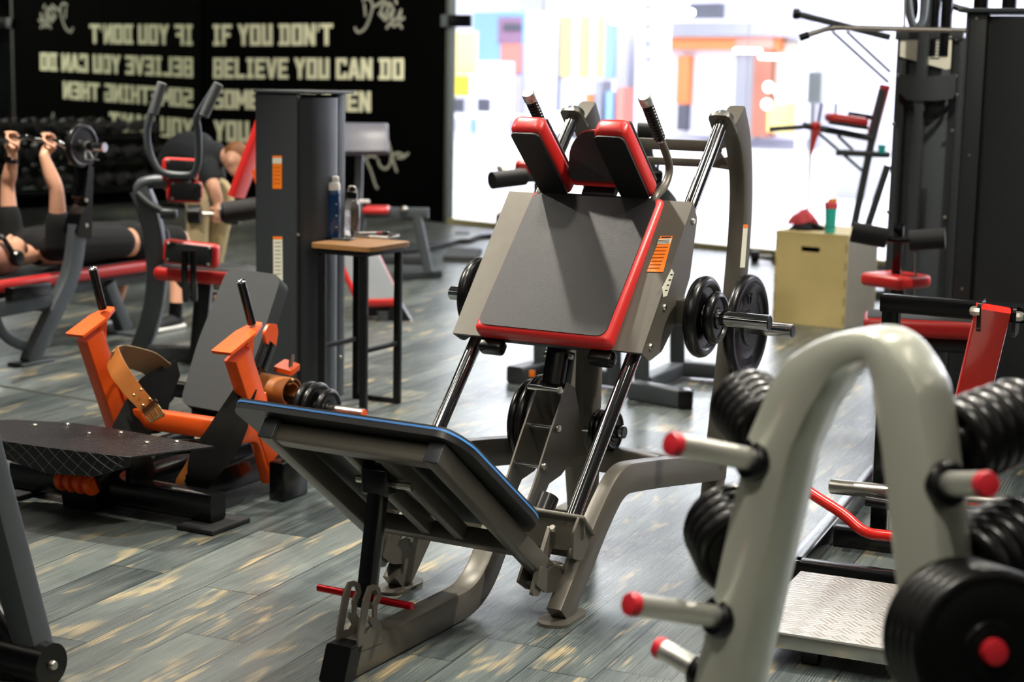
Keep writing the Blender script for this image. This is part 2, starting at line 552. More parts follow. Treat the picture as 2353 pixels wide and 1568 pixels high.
LINES = [("IF YOU DON'T", (487, 56), (765, 54), (488, 105), (765, 104.5)),
         ("BELIEVE YOU CAN DO", (489, 133), (930, 134), (489, 180), (930, 183.5)),
         ("SOMETHING THEN", (490, 206), (853, 210), (491, 250), (853, 258)),
         ("YOU CAN'T", (491, 277), (712, 281), (492, 325), (712, 332))]
WID = {' ': 0.42, "'": 0.32, 'I': 0.8, 'M': 1.25}
for txt, tl, tr, bl, br in LINES:
    A, B, Cc, D = [np.array(WF.v(0, *q))[[0, 2]] for q in (bl, br, tl, tr)]
    tot = sum(WID.get(c, 1.0) for c in txt) + 0.02 * (len(txt) - 1)
    mb = MB(); x = 0.0; k = 0

    def P(fx, fz, q=0.0):
        p = (1 - fz) * ((1 - fx) * A + fx * B) + fz * ((1 - fx) * Cc + fx * D)
        return (p[0], q, p[1])
    for c in txt:
        wdt = WID.get(c, 1.0)
        for si, s_ in enumerate(GL.get(c, [])):
            if isinstance(s_[0], tuple): q = list(s_)
            else: q = [(s_[0], s_[1]), (s_[2], s_[1]), (s_[2], s_[3]), (s_[0], s_[3])]
            k += 1
            dep = -0.002 - 0.00025 * (si + 1)
            mb.prism([P((x + a * wdt) / tot, b_, dep) for a, b_ in q], (0, -dep - 0.0002, 0))
        x += wdt + 0.02
    wobj('lettering', mb, LETTER, wall)

# scribbled signatures on the wall
SCRIB = [[(815, 62), (822, 74), (838, 66), (850, 40), (856, 12), (846, -4), (832, 2)], [(837, 8), (840, 38)], [(858, 16), (872, 8), (884, -2)],
         [(870, 30), (882, 40), (892, 18), (888, 6), (876, 22), (884, 46), (896, 34), (904, 22), (900, 48), (914, 40), (922, 22), (918, 46), (930, 40)],
         [(888, 66), (896, 54), (906, 60), (916, 54), (924, 66)], [(896, 6), (906, 26)], [(908, -3), (912, 10)],
         [(838, 362), (852, 392), (862, 424), (868, 434)], [(836, 366), (852, 358), (866, 362)], [(868, 366), (874, 382), (886, 388), (896, 378), (900, 356)],
         [(884, 300), (896, 340), (904, 372), (912, 396)], [(902, 356), (916, 352), (930, 358), (938, 352), (926, 362), (912, 362)],
         [(826, 345), (832, 352), (840, 346)]]
mb = MB()
for st in SCRIB:
    mb.tube(smoothp([WF.v(-0.006, *q) for q in st], 4), 0.018, 6)
mb.v = [(a, max(-0.012, min(-0.0004, -0.006 + (b_ + 0.006) * 0.2)), c) for a, b_, c in mb.v]
wobj('scribble', mb, CHALK, wall)

# --- mirror wall, square to the text wall, coming toward the room
MIRR = bpy.data.materials.new('mirror_glass'); MIRR.use_nodes = True
b_ = MIRR.node_tree.nodes['Principled BSDF']
b_.inputs['Base Color'].default_value = (0.80, 0.84, 0.80, 1); b_.inputs['Metallic'].default_value = 1; b_.inputs['Roughness'].default_value = 0.015
nz = MIRR.node_tree.nodes.new('ShaderNodeTexNoise'); nz.inputs['Scale'].default_value = 1.5
mr = MIRR.node_tree.nodes.new('ShaderNodeMapRange'); mr.inputs['To Min'].default_value = 0.0; mr.inputs['To Max'].default_value = 0.03
MIRR.node_tree.links.new(nz.outputs['Fac'], mr.inputs['Value']); MIRR.node_tree.links.new(mr.outputs[0], b_.inputs['Roughness'])
wl = wobj('wall_left', MB().add(*wbox(CORN - 0.22, CORN - 0.012, -16.0, 0.12, 0, 3.6)), WALLB); tag(wl, kind='structure')
SEAM_W = WF.u(CORN, 240, 200)[1]
prev = -0.03
for vend in (SEAM_W, SEAM_W - 2.2, SEAM_W - 4.4, SEAM_W - 6.6):
    o = wobj('mirror_panel', MB().add(*wbox(CORN - 0.010, CORN, vend + 0.006, prev, 0.18, 3.3)), MIRR, wl)
    prev = vend - 0.006

# --- glass shop front in line with the text wall
GLASS = bpy.data.materials.new('shop_glass'); GLASS.use_nodes = True
nt = GLASS.node_tree; nt.nodes.remove(nt.nodes['Principled BSDF'])
tr = nt.nodes.new('ShaderNodeBsdfTransparent'); tr.inputs[0].default_value = (0.95, 0.97, 0.97, 1)
gl = nt.nodes.new('ShaderNodeBsdfGlossy'); gl.inputs['Roughness'].default_value = 0.02
fr_ = nt.nodes.new('ShaderNodeFresnel'); fr_.inputs['IOR'].default_value = 1.45
mx = nt.nodes.new('ShaderNodeMixShader')
nt.links.new(fr_.outputs[0], mx.inputs[0]); nt.links.new(tr.outputs[0], mx.inputs[1]); nt.links.new(gl.outputs[0], mx.inputs[2])
nt.links.new(mx.outputs[0], nt.nodes['Material Output'].inputs[0])
xs = [0.02] + [WF.v(0, px, 300)[0] for px in (1236, 1470, 1705, 1832, 2060, 2300)] + [WF.v(0, 2300, 300)[0] + 3.5]
k = 0
for a, c in zip(xs[:-1], xs[1:]):
    k += 1
    wn_ = wobj('window_%d' % k, MB().add(*wbox(a + 0.004, c - 0.004, 0.03, 0.042, 0.05, 3.4)), GLASS); tag(wn_, kind='structure')
SILL = mat('brass_sill', 'b8ad84', 0.4, 0.5)
o = wobj('trim_1', MB().add(*wbox(0.0, xs[-1], 0.0, 0.08, 0.0, 0.05)), SILL); tag(o, kind='structure')
POSTM = bpy.data.materials.new('translucent_post'); POSTM.use_nodes = True  # white post, made translucent so the mall light behind brightens it
nt = POSTM.node_tree; nt.nodes.remove(nt.nodes['Principled BSDF'])
t_ = nt.nodes.new('ShaderNodeBsdfTranslucent'); t_.inputs[0].default_value = (.86, .84, .93, 1)
d_ = nt.nodes.new('ShaderNodeBsdfDiffuse'); d_.inputs[0].default_value = (.8, .78, .88, 1)
nz_ = nt.nodes.new('ShaderNodeTexNoise'); nz_.inputs['Scale'].default_value = 3
mr_ = nt.nodes.new('ShaderNodeMapRange'); mr_.inputs['To Min'].default_value = .2; mr_.inputs['To Max'].default_value = .3
m_ = nt.nodes.new('ShaderNodeMixShader'); nt.links.new(nz_.outputs['Fac'], mr_.inputs[0]); nt.links.new(mr_.outputs[0], m_.inputs[0])
nt.links.new(t_.outputs[0], m_.inputs[1]); nt.links.new(d_.outputs[0], m_.inputs[2]); nt.links.new(m_.outputs[0], nt.nodes['Material Output'].inputs[0])
pu = xs[4]
o = wobj('trim_2', MB().add(*wbox(pu - 0.055, pu + 0.055, 0.05, 0.062, 0.05, 3.4)), POSTM); tag(o, kind='structure')
o = wobj('trim_3', MB().add(*wbox(0.0, 0.04, -0.01, 0.1, 0.0, 3.5)), mat('dark_edge_trim', '3a3f38', 0.5)); tag(o, kind='structure')

# right wall, the wall behind and the ceiling close the room
WG = mat('grey_wall_paint', '3c3d3e', 0.7)
o = obj('wall_right', MB().rbox((8.4, 3.2, 1.8), (0.2, 13.4, 3.6), r=0), WG); tag(o, kind='structure')
o = obj('wall_front', MB().rbox((-1, -3.4, 1.8), (22, 0.2, 3.6), r=0), WG); tag(o, kind='structure')
o = obj('ceiling', MB().add([(-14, -4, 3.6), (9, -4, 3.6), (9, 9.6, 3.6), (-14, 29, 3.6)], [(0, 3, 2, 1)]), mat('grey_ceiling_paint', '5a5a5b', 0.8)); tag(o, kind='structure')
ceil_ = o

# unseen glowing strips, added under the ceiling for the chrome to reflect
STRIP = mat('added_strip_glow', 'fff4e2', .5, emit=11, var=0, rvar=0)
for x_ in (-4.5, -1.8, 0.9, 3.6, 6.3):
    for y_ in (-1.5, 1.5, 4.5, 7.5, 10.5, 13.5):
        obj('added_glow_strip', MB().rbox((x_, y_, 3.54), (.10, 1.3, .05), r=.01, seg=1), STRIP, ceil_)

# joint strip in the floor
a_, c_ = gnd(-160, 862), gnd(238, 926); d_ = nrm(c_ - a_); n_ = np.array([-d_[1], d_[0], 0]) * .012
o = obj('trim_4', MB().prism([a_ + n_, c_ + n_, c_ - n_, a_ - n_], (0, 0, .003)), mat('dark_joint_strip', '33352f', .6)); tag(o, kind='structure')

# ------------------------------------------------------------------ the mall beyond the glass
MFLOOR = mat('white_mall_tiles', 'e6e6ea', 0.25, 0, var=0.03, nscale=0.6)
MWALL = mat('white_mall_plaster', 'd6d4e2', 0.6)
MCEIL = mat('white_mall_ceiling', 'cbcbd2', 0.7)
LAMPM = mat('lamp_diffuser', 'ffffff', 0.5, emit=6, var=0, rvar=0)
o = wobj('floor', MB().add(*wbox(-28, 18, 0.08, 34, -0.08, 0.0)), MFLOOR); tag(o, kind='structure')
o = wobj('ceiling', MB().add(*wbox(-28, 18, 0.1, 34, 4.6, 4.7)), MCEIL); tag(o, kind='structure')
FV = 19.0


def wr(name, px0, py0, px1, py1, v, depth, m, parent=None, **kw):
    a = WF.v(v, px0, py0); c = WF.v(v, px1, py1)
    u0, u1 = sorted((a[0], c[0])); z0, z1 = sorted((a[2], c[2]))
    o = wobj(name, MB().rbox(((u0 + u1) / 2, v + depth / 2, (z0 + z1) / 2), (u1 - u0, depth, z1 - z0), r=kw.get('r', 0.01), seg=1), m, parent)
    return o


fac = wobj('wall_right', MB().add(*wbox(-28, 18, FV + 1.4, FV + 1.6, 0, 4.6)), MWALL); tag(fac, kind='structure')
o = wobj('wall_left', MB().add(*wbox(-28.1, -28, 0.1, 34, 0, 4.6)), MWALL); tag(o, kind='structure')


def mm(name, c, r=0.55): return mat(name, c, r, var=0.04, nscale=2)


YEL, PYEL, BLU, PURP, BEIGE = mm('yellow_panel', 'e3cf3a'), mm('pale_yellow_panel', 'e2d894'), mm('sky_blue_panel', '7ea4d8'), mm('plum_panel', '8a6a86'), mm('beige_panel', 'c2b27c')
LILAC, ORNG, GREYB, BRICK, CORAL = mm('lilac_panel', 'a8a2cc'), mm('orange_fascia', 'cf7040'), mm('grey_panel', '85858f'), mm('brick_red_pillar', '965c4c'), mm('coral_panel', 'c07a70')
DGREY = mm('dark_screen', '4a4a56')

# hanging banner of a shop, two yellow fields
bt = wr('shop_banner', 1024, 72, 1094, 170, FV - 4, 0.05, PYEL); tag(bt, 'pale yellow cloth banner hanging in the mall beside the black wall edge', 'banner')
bt = wr('shop_banner', 1024, 172, 1076, 221, FV - 4.2, 0.05, YEL); tag(bt, 'saturated yellow banner hanging under the pale yellow one', 'banner')
# shop fronts: a wall panel with its own fields
sf = wr('mall_shop', 1086, 28, 1196, 320, FV, 0.6, BLU); tag(sf, 'blue and plum shop front far behind the white tables', 'shop front')
wr('display_panel', 1144, 40, 1195, 100, FV - 0.06, 0.1, PURP, sf); wr('display_panel', 1150, 100, 1195, 170, FV - 0.07, 0.1, CORAL, sf)
wr('display_panel', 1146, 172, 1195, 320, FV - 0.08, 0.1, LILAC, sf); wr('sign_board', 1155, 55, 1195, 70, FV - 0.12, 0.06, DGREY, sf)
wr('counter', 1076, 140, 1142, 260, FV - 2.2, 0.6, MWALL, sf)
for a, c in ((1034, 1062), (1096, 1122)):
    s_ = wr('display_screen', a, 226, c, 258, FV - 5.0, 0.08, DGREY); tag(s_, 'dark screen standing among the white tables, the %s one' % ('left' if a < 1050 else 'right'), 'screen')
sf = wr('mall_shop', 1202, 28, 1281, 310, FV + 0.3, 0.5, LILAC); tag(sf, 'lilac shop front with white upright slats', 'shop front')
for x in (1206, 1222, 1236, 1252, 1266):
    wr('slat', x, 28, x + 7, 310, FV + 0.1, 0.16, MWALL, sf)
for x in (1214, 1245, 1273):
    wr('dark_slat', x, 40, x + 5, 300, FV + 0.16, 0.1, mm('slate_slat', '7a86a8'), sf)
sf = wr('mall_shop', 1286, 28, 1410, 310, FV + 0.3, 0.5, MWALL); tag(sf, 'white shop front with beige and blue wall strips', 'shop front')
for x, c in ((1288, BEIGE), (1330, BEIGE), (1371, BEIGE), (1391, BLU)):
    wr('wall_strip', x, 36, x + 18, 178, FV + 0.2, 0.1, c, sf)
for x, y0, y1, c in ((1345, 215, 248, ORNG), (1392, 210, 260, BLU), (1416, 200, 270, CORAL), (1366, 185, 240, GREYB)):
    b = wr('display_stand', x, y0, x + 14, 300, FV - 1.0, 0.4, c)
    tag(b, {1345: 'narrow orange display stand in front of the white shop', 1392: 'narrow blue display stand in front of the white shop', 1416: 'narrow coral display stand at the right end of the white shop', 1366: 'narrow grey display stand beside the blue one'}[x], 'display stand')
pc = wr('mall_column', 1466, -20, 1502, 330, FV - 3.5, 0.5, MWALL); tag(pc, 'thick white mall column left of the orange shop', 'column')
for y in (8, 52, 92, 128): wr('plaque', 1482, y, 1494, y + 16, FV - 3.56, 0.06, GREYB, pc)
# orange shop
sf = wr('mall_shop', 1504, 84, 1830, 320, FV, 0.6, MWALL); tag(sf, 'shop front with a long orange fascia and glazed bays', 'shop front')
wr('fascia', 1500, 84, 1790, 116, FV - 0.3, 0.3, ORNG, sf); wr('fascia_top', 1510, 52, 1840, 82, FV - 0.5, 0.5, GREYB, sf)
wr('post', 1556, 128, 1580, 240, FV - 0.2, 0.3, ORNG, sf); wr('post_base', 1556, 240, 1574, 300, FV - 0.2, 0.3, DGREY, sf)
wr('glazed_bay', 1690, 116, 1734, 320, FV - 0.1, 0.2, GREYB, sf); wr('pillar', 1734, 92, 1764, 316, FV - 0.3, 0.4, BRICK, sf)
wr('glazed_bay', 1764, 96, 1822, 310, FV - 0.1, 0.2, mm('warm_grey_panel', 'b4aaa0'), sf); wr('fascia', 1690, 84, 1776, 112, FV - 0.36, 0.3, CORAL, sf)
b = wr('vending_cart', 1764, 236, 1802, 305, FV - 3, 0.6, mm('ochre_cart', 'd6c070')); tag(b, 'ochre yellow cart standing before the brick pillar', 'cart')
for x, y in ((1766, 200), (1790, 208), (1796, 226), (1762, 240)):
    l_ = wobj('pendant_lamp', MB().ball(WF.v(FV - 3.4, x, y), 0.10), LAMPM); tag(l_, 'round glowing lamp hanging over the ochre cart', 'lamp', 'lamps over the ochre cart')
b = wr('hanging_sign', 1585, 8, 1652, 42, FV - 6, 0.2, DGREY); tag(b, 'dark grey sign box hanging from the mall ceiling', 'sign')
# ceiling lamps of the mall
for i, (x, y, v) in enumerate(((1440, 50, 12), (1552, 28, 9), (1718, 117, 18), (1776, 131, 18), (1814, 132, 18), (1420, 30, 14), (1250, 36, 16))):
    p = WF.v(v, x, y)
    l_ = wobj('mall_lamp', MB().rbox(p, (0.42, 0.5, 0.10), r=0.03, seg=2), LAMPM)
    tag(l_, 'glowing white lamp hanging in the mall', 'lamp', 'hanging lamps of the mall')
for y_, v in ((14, 24), (40, 27)):
    pass
# white tables and chairs of a cafe
WPL = mat('white_plastic', 'f0f0f4', 0.4)


def cafe_chair(p, yaw, i):
    fr = Frame(WF.W(p), math.degrees(WF.yaw) + yaw)
    t = thing('cafe_chair', 'white plastic cafe chair at the tables beyond the glass', 'chair', fr, 'white cafe chairs beyond the glass')
    obj('seat', MB().rbox((0, 0, .45), (.44, .44, .04), r=.018), WPL, t)
    obj('backrest', MB().sweep(smoothp([(-.2, 0, .47), (-.22, 0, .6), (-.27, 0, .82)]), .42, .03, (0, 1, 0)), WPL, t)
    for a in (-.18, .18):
        for c in (-.18, .18): obj('leg', MB().beam((a, c, .44), (a * 1.15, c * 1.15, 0), .03, .03, (0, 1, 0)), WPL, t)
    return t


def cafe_table(p):
    fr = Frame(WF.W(p), math.degrees(WF.yaw))
    t = thing('cafe_table', 'white square cafe table beyond the glass', 'table', fr, 'white cafe tables beyond the glass')
    obj('tabletop', MB().rbox((0, 0, .73), (.72, .72, .04), r=.01), WPL, t)
    obj('column', MB().tube([(0, 0, .02), (0, 0, .72)], .04), WPL, t)
    obj('foot', MB().lathe([(.26, 0), (.26, .015), (.05, .03)], (0, 0, 0), (0, 0, 1)), WPL, t)


k = 0
for px in (1050, 1178):
    for py in (356,):
        q = WF.z(0, px + (py - 338) * 0.9, py)
        cafe_table(q)
        for s in (-1, 1):
            cafe_chair((q[0] + 0.05 * s, q[1] + 0.74 * s, 0), 270 if s > 0 else 90, k); k += 1
# planter and poster stand near the glass on the right
q = WF.z(0, 1960, 455)
pt = wobj('mall_planter', MB().lathe([(0.28, 0), (0.42, 0.5), (0.46, 0.9), (0.42, 0.92), (0.38, 0.85)], (q[0], q[1], 0), (0, 0, 1)), mm('pale_grey_planter', 'b9b8be')); tag(pt, 'large pale grey planter tub behind the glass on the right', 'planter')
a = WF.v(3.0, 1843, 165); c = WF.v(3.0, 1887, 238)
ps = thing('poster_stand', 'grey poster board on a thin stand behind the glass', 'poster stand', Frame(WF.W(((a[0] + c[0]) / 2, 3.0, 0)), math.degrees(WF.yaw)))
hw = abs(c[0] - a[0]) / 2
obj('board', MB().rbox((0, 0, (a[2] + c[2]) / 2), (hw * 2, .04, abs(a[2] - c[2])), r=.01), mm('grey_board', '8f9294'), ps)
obj('stand_pole', MB().tube([(0, .04, 0), (0, .04, a[2])], .02), STEEL, ps); obj('stand_foot', MB().rbox((0, .04, .01), (.4, .3, .02), r=.008), STEEL, ps)
# blade sign fixed to the wall end
a = WF.v(-0.05, 1030, 34); c = WF.v(-0.05, 1082, 62)
bs = thing('blade_sign', 'small black sign plate fixed at the end of the black wall', 'sign', Frame(WF.W((0, 0, 0)), math.degrees(WF.yaw)))
obj('plate', MB().rbox(((a[0] + c[0]) / 2, -.05, (a[2] + c[2]) / 2), (c[0] - a[0], .03, a[2] - c[2]), r=.004), BLACKP, bs)
obj('bracket', MB().rbox(((a[0] - .02) / 2 + .0, -.05, (a[2] + c[2]) / 2), (abs(a[0]) + .04, .02, a[2] - c[2]), r=.004), GREYP, bs)
# mall lighting: rows of ceiling fittings
for u_ in (-19, -13, -7, -1, 5, 11):
    for v_ in (3, 9, 15, 18.6):
        p = WF.W((u_, v_, 4.55))
        area('mall_ceiling_lamp', tuple(p), 2.6, 460 if v_ < 18 else 150, (0.97, 0.98, 1.0))

# ------------------------------------------------------------------ weight plates (things of their own)
def plate(c, axis, r, t, label, group=None, rubber=None, ridged=False):
    """rubber plate centred at c (world), axis = outward direction"""
    axis = nrm(axis)
    h = t / 2
    prof = [(.024, -h * .8), (r * .34, -h * .85), (r * .36, -h * .55), (r * .72, -h * .5), (r * .78, -h * .9), (r - h * 1.0, -h), (r - h * .45, -h * .84), (r - h * .13, -h * .5), (r, 0), (r - h * .13, h * .5), (r - h * .45, h * .84),
            (r - h * 1.0, h), (r * .78, h * .9), (r * .72, h * .5), (r * .36, h * .55), (r * .34, h * .85), (.03, h * .85), (.024, h * .8), (.024, -h * .8)]
    mb = MB(); mb.lathe(prof, (0, 0, 0), (0, 0, 1), 48)
    mb.f = mb.f[:-2]
    o = obj('weight_plate', mb, rubber or RUBBER)
    bz = MB().lathe([(.0245, -h * .86), (.034, -h * .86), (.036, -h * .7), (.036, h * .7), (.034, h * .9), (.0245, h * .9), (.0245, -h * .86)], (0, 0, 0), (0, 0, 1), 24)
    bz.f = bz.f[:-2]
    obj('hub_ring', bz, rubber or RUBBER, o)
    o.location = c
    o.rotation_euler = Vector(axis).to_track_quat('Z', 'Y').to_euler()
    return tag(o, label, 'weight plate', group)


# ------------------------------------------------------------------ hack squat machine
_a, _b = gnd(1283, 1425), gnd(915, 1352)
HK = Frame((_a + _b) / 2, 61)
hk = thing('hack_squat_machine', 'taupe grey hack squat machine with red and black pads and tilted foot plate', 'hack squat machine', HK)
RR = np.array([.675, 0, .738]); RN = np.array([-.738, 0, .675]); RP = np.array([-.2, 0, 0]); VV = np.array([0, 1.0, 0])
def S(s, v, n): return RP + s * RR + n * RN + v * VV
def hv(px, py, v): return HK.v(v, px, py)
AXC = (RR, VV, RN)

for s in (-1, 1):
    v = .286 * s
    rod = obj('guide_rod', MB().tube([S(.37, v, 0), S(2.0, v, 0)], .0235, 20), CHROME, hk)
    # legs and side beams
    pts = [hv(1283, 1432, -.29), hv(1374, 1190, -.29), hv(1418, 1100, -.295), hv(1500, 1087, -.29), hv(1655, 1071, -.285)]
    pts[0][2] = 0.012
    pts = [np.array([p[0], p[1] * -s, p[2]]) for p in pts]
    leg = MB().sweep(fillet(pts[:2] + [pts[2]] + pts[3:], .16, 6), .052, .098, (0, 1, 0))
    obj('leg_beam', leg, TAUPE, hk)
    b = pts[0]
    poly = roundpoly([(b[0] - .085, b[1] + .012, 0), (b[0] - .06, b[1] - .055, 0), (b[0] + .10, b[1] - .05, 0), (b[0] + .13, b[1], 0), (b[0] + .10, b[1] + .05, 0), (b[0] - .05, b[1] + .05, 0)], .03)
    obj('foot_plate', MB().prism(poly, (0, 0, .010)), TAUPE, hk)
    # rear post: from the rod head, bowed back, down to the floor
    q = [(1684, 272, -.29), (1697, 330, -.29), (1703, 420, -.29), (1699, 540, -.29), (1685, 700, -.29), (1668, 860, -.29), (1648, 1030, -.285), (1630, 1190, -.265)]
    P = [hv(*x) for x in q]
    P = [np.array([p[0], p[1] * -s, p[2]]) for p in P]; P[-1] = P[-2] + (P[-1] - P[-2]) * ((P[-2][2] - .01) / max(.01, P[-2][2] - P[-1][2]))
    PT = [P[0] + (P[0] - P[1]) * .12] + P
    pth = smoothp(PT, 5)
    obj('rear_post', MB().sweep(pth, .062, .085, (0, 1, 0), None, None, [1.0 + .45 * max(0, 1 - abs(i - 5) / 9) for i in range(len(pth))]), TAUPE, hk)
    obj('foot_plate', MB().rbox((P[-1][0], P[-1][1], .006), (.20, .11, .012), r=.005), TAUPE, hk)
    obj('rod_bracket', MB().prism(roundpoly([S(1.965, v - .04, .045), S(1.965, v + .04, .045), S(1.965, v + .045, -.06), S(1.965, v - .045, -.06)], .025), RR * .012), TAUPE, hk)
    obj('rod_collar', MB().tube([S(1.975, v, 0), S(2.0, v, 0)], .034, 20), DARKP, hk)
    # bottom bracket that holds the rod
    obj('rod_bracket', MB().rbox(S(.385, s * .245, 0), (.014, .21, .11), AXC, .005), TAUPE, hk)
    obj('rod_bracket', MB().prism(roundpoly([S(.39, s * .338, .055), S(.39, s * .338, -.06), S(.30, s * .338, -.06), S(.27, s * .338, .0), S(.33, s * .338, .055)], .01), VV * s * -.008), TAUPE, hk)
    obj('rod_bracket', MB().prism(roundpoly([(.035, s * .15, .325), (.035, s * .345, .305), (.035, s * .345, .25), (.035, s * .29, .205), (.035, s * .15, .205)], .012), (.008, 0, 0)), TAUPE, hk)
    obj('gusset', MB().prism(roundpoly([S(.35, s * .25, .04), S(.22, s * .262, .045), S(.12, s * .27, .03), S(.14, s * .27, -.01), S(.34, s * .25, -.01)], .012), VV * .012), TAUPE, hk)
    obj('bumper', MB().tube([S(.39, s * .185, 0), S(.46, s * .185, 0)], .032, 18), RUBBER, hk)
    obj('bolt', MB().bolt(S(.33, s * .27, .061), RN, .011), BOLT, hk)
    # arms of the foot plate, with hinges on the legs
    va = -.24 if s < 0 else .297
    a0, a1 = np.array([-.645, va, .628]), np.array([.02, va, .120])
    obj('plate_arm', MB().beam(a0, a1, .05, .062, VV), TAUPE, hk)
    obj('arm_cap', MB().rbox(a0 - nrm(a1 - a0) * .002, (.006, .048, .06), (nrm(a1 - a0), VV, np.cross(nrm(a1 - a0), VV)), .003), DARKP, hk)
    lug = [HK.v(-.27, *q) for q in ((1244, 1301), (1258, 1308), (1288, 1292), (1297, 1301), (1294, 1322), (1272, 1361), (1252, 1363), (1230, 1346))]
    for vv in (va - .034, va + .026):
        obj('hinge_lug', MB().prism(roundpoly([np.array([p[0], vv, p[2]]) for p in lug], .006), VV * .008), TAUPE, hk)
    pin = np.array([lug[2][0] - .004, va, lug[2][2] - .012])
    obj('hinge_lug', MB().rbox((np.array(lug[5]) + np.array(lug[7])) * .5 * np.array([1, 0, 1]) + np.array([.01, va, .0]), (.05, .06, .012), (nrm(a1 - a0), VV, np.cross(nrm(a1 - a0), VV)), .003), TAUPE, hk)
    obj('hinge_tube', MB().tube([pin - VV * .027, pin + VV * .027], .013, 14), TAUPE, hk)
    obj('hinge_pin', MB().tube([pin - VV * .043, pin + VV * .043], .009, 12), BOLT, hk)

# front cross plate, rear cross beam
obj('cross_plate', MB().rbox((.085, 0, .215), (.012, .54, .09), r=.004), TAUPE, hk)
obj('cross_beam', MB().beam((.86, .27, .29), (.86, -.27, .29), .06, .09, (1, 0, 0)), TAUPE, hk)
obj('centre_post', MB().beam((.735, .0, .0), (.735, .0, .80), .075, .07, (0, 1, 0)), TAUPE, hk)
obj('cross_beam', MB().beam((.735, .0, .33), (.735, -.26, .31), .05, .09, (1, 0, 0)), TAUPE, hk)
# upper cross plate between the rear posts, cut out in bars
zc, uc = 1.30, 1.30
for za, zb in ((1.345, 1.385), (1.290, 1.318)):
    obj('cross_bar', MB().rbox((uc, 0, (za + zb) / 2), (.012, .44, zb - za), r=.003), TAUPE, hk)
for s in (-1, 1):
    pl_ = [(uc - .006, s * .20, 1.235), (uc - .006, s * .24, 1.235), (uc - .006, s * .31, 1.27), (uc - .006, s * .31, 1.34)]
    obj('cross_bar', MB().prism([(uc - .006, s * .19, 1.345), (uc - .006, s * .19, 1.385), (uc - .006, s * .30, 1.44), (uc - .006, s * .30, 1.39)], (.012, 0, 0)), TAUPE, hk)
    obj('cross_bar', MB().prism([(uc - .006, s * .20, 1.290), (uc - .006, s * .20, 1.318), (uc - .006, s * .30, 1.345), (uc - .006, s * .30, 1.28)], (.012, 0, 0)), TAUPE, hk)
    obj('cross_bar', MB().prism([(uc - .006, s * .17, 1.36), (uc - .006, s * .205, 1.36), (uc - .006, s * .25, 1.30), (uc - .006, s * .215, 1.30)], (.012, 0, 0)), TAUPE, hk)

# base beam along the floor, curving up to the cross plate
bv = -.022
base = fillet([(-.755, bv, .047), (-.05, bv, .047), (.10, bv, .235)], .22, 8)
obj('base_beam', MB().sweep(base, .075, .09, VV), TAUPE, hk)
obj('end_cap', MB().prism(roundpoly([(-.80, bv + .040, .0), (-.80, bv - .040, .0), (-.762, bv - .040, .097), (-.762, bv + .040, .097)], .008), (.055, 0, 0)), RUBBER, hk)

# foot plate (the board), bevelled at the front corners
D = nrm((.51, 0, -.37)); DN = nrm(np.cross(VV, D)); DN = DN if DN[2] > 0 else -DN
B0 = np.array([-.665, 0, .708])
def FPp(a, v, n=0): return B0 + D * a + VV * v + DN * n
board = [FPp(.025, -.265), FPp(.06, -.295), FPp(.12, -.315), FPp(.55, -.315), FPp(.60, -.305), FPp(.675, -.25), FPp(.675, .36), FPp(.60, .43), FPp(.06, .43), FPp(.02, .40)]
obj('foot_board', MB().prism(roundpoly([p - DN * .022 for p in board], .02), DN * .018), mat('black_board', '101113', 0.45, bump=.1), hk)
obj('board_edging', MB().prism(roundpoly([p - DN * .004 + (p - FPp(.3, .03)) * .004 for p in board], .02), DN * .006), BLUE, hk)
obj('tread_pad', MB().prism(roundpoly([p + DN * .002 for p in board], .02), DN * .006), mat('grip_rubber', '17181a', 0.6, bump=.5, bscale=250), hk)
for a, c in (((-.615, .295, .607), (-.615, -.235, .607)), ((-.17, .295, .262), (-.17, -.235, .262))):
    obj('cross_tube', MB().beam(a, c, .05, .055, D), TAUPE, hk)
for v in (-.055, .06):
    obj('stringer', MB().beam((-.60, v, .592), (-.18, v, .272), .035, .045, VV), TAUPE, hk)
obj('strut_yoke', MB().rbox((-.535, .002, .50), (.07, .085, .08), r=.01), BLACKP, hk)
obj('strut', MB().beam((-.537, 0, .52), (-.605, 0, .155), .046, .046, VV), BLACKP, hk)
obj('pivot_bolt', MB().tube([(-.53, -.10, .492), (-.53, .08, .492)], .011, 12), BOLT, hk)
obj('adjuster_rod', MB().tube([(-.595, .165, .180), (-.595, -.145, .180)], .0105, 14), ANOD, hk)
hook = [(705, 1420), (708, 1335), (738, 1155), (762, 1090), (790, 1080), (815, 1093), (826, 1140), (803, 1190), (800, 1245), (826, 1290), (829, 1370), (705, 1420)]
hole = [(757, 1325), (778, 1290), (762, 1265), (768, 1240), (785, 1245), (783, 1180), (805, 1130), (795, 1105), (775, 1112), (742, 1290), (735, 1330), (757, 1325)]
HKP = [HK.v(-.062, 500 + x / 2.184, 850 + y / 2.184) for x, y in hook + hole]
for v in (-.062, .004):
    obj('latch_hook', MB().prism([np.array([p[0], v, p[2]]) for p in HKP], VV * .007), TAUPE, hk)

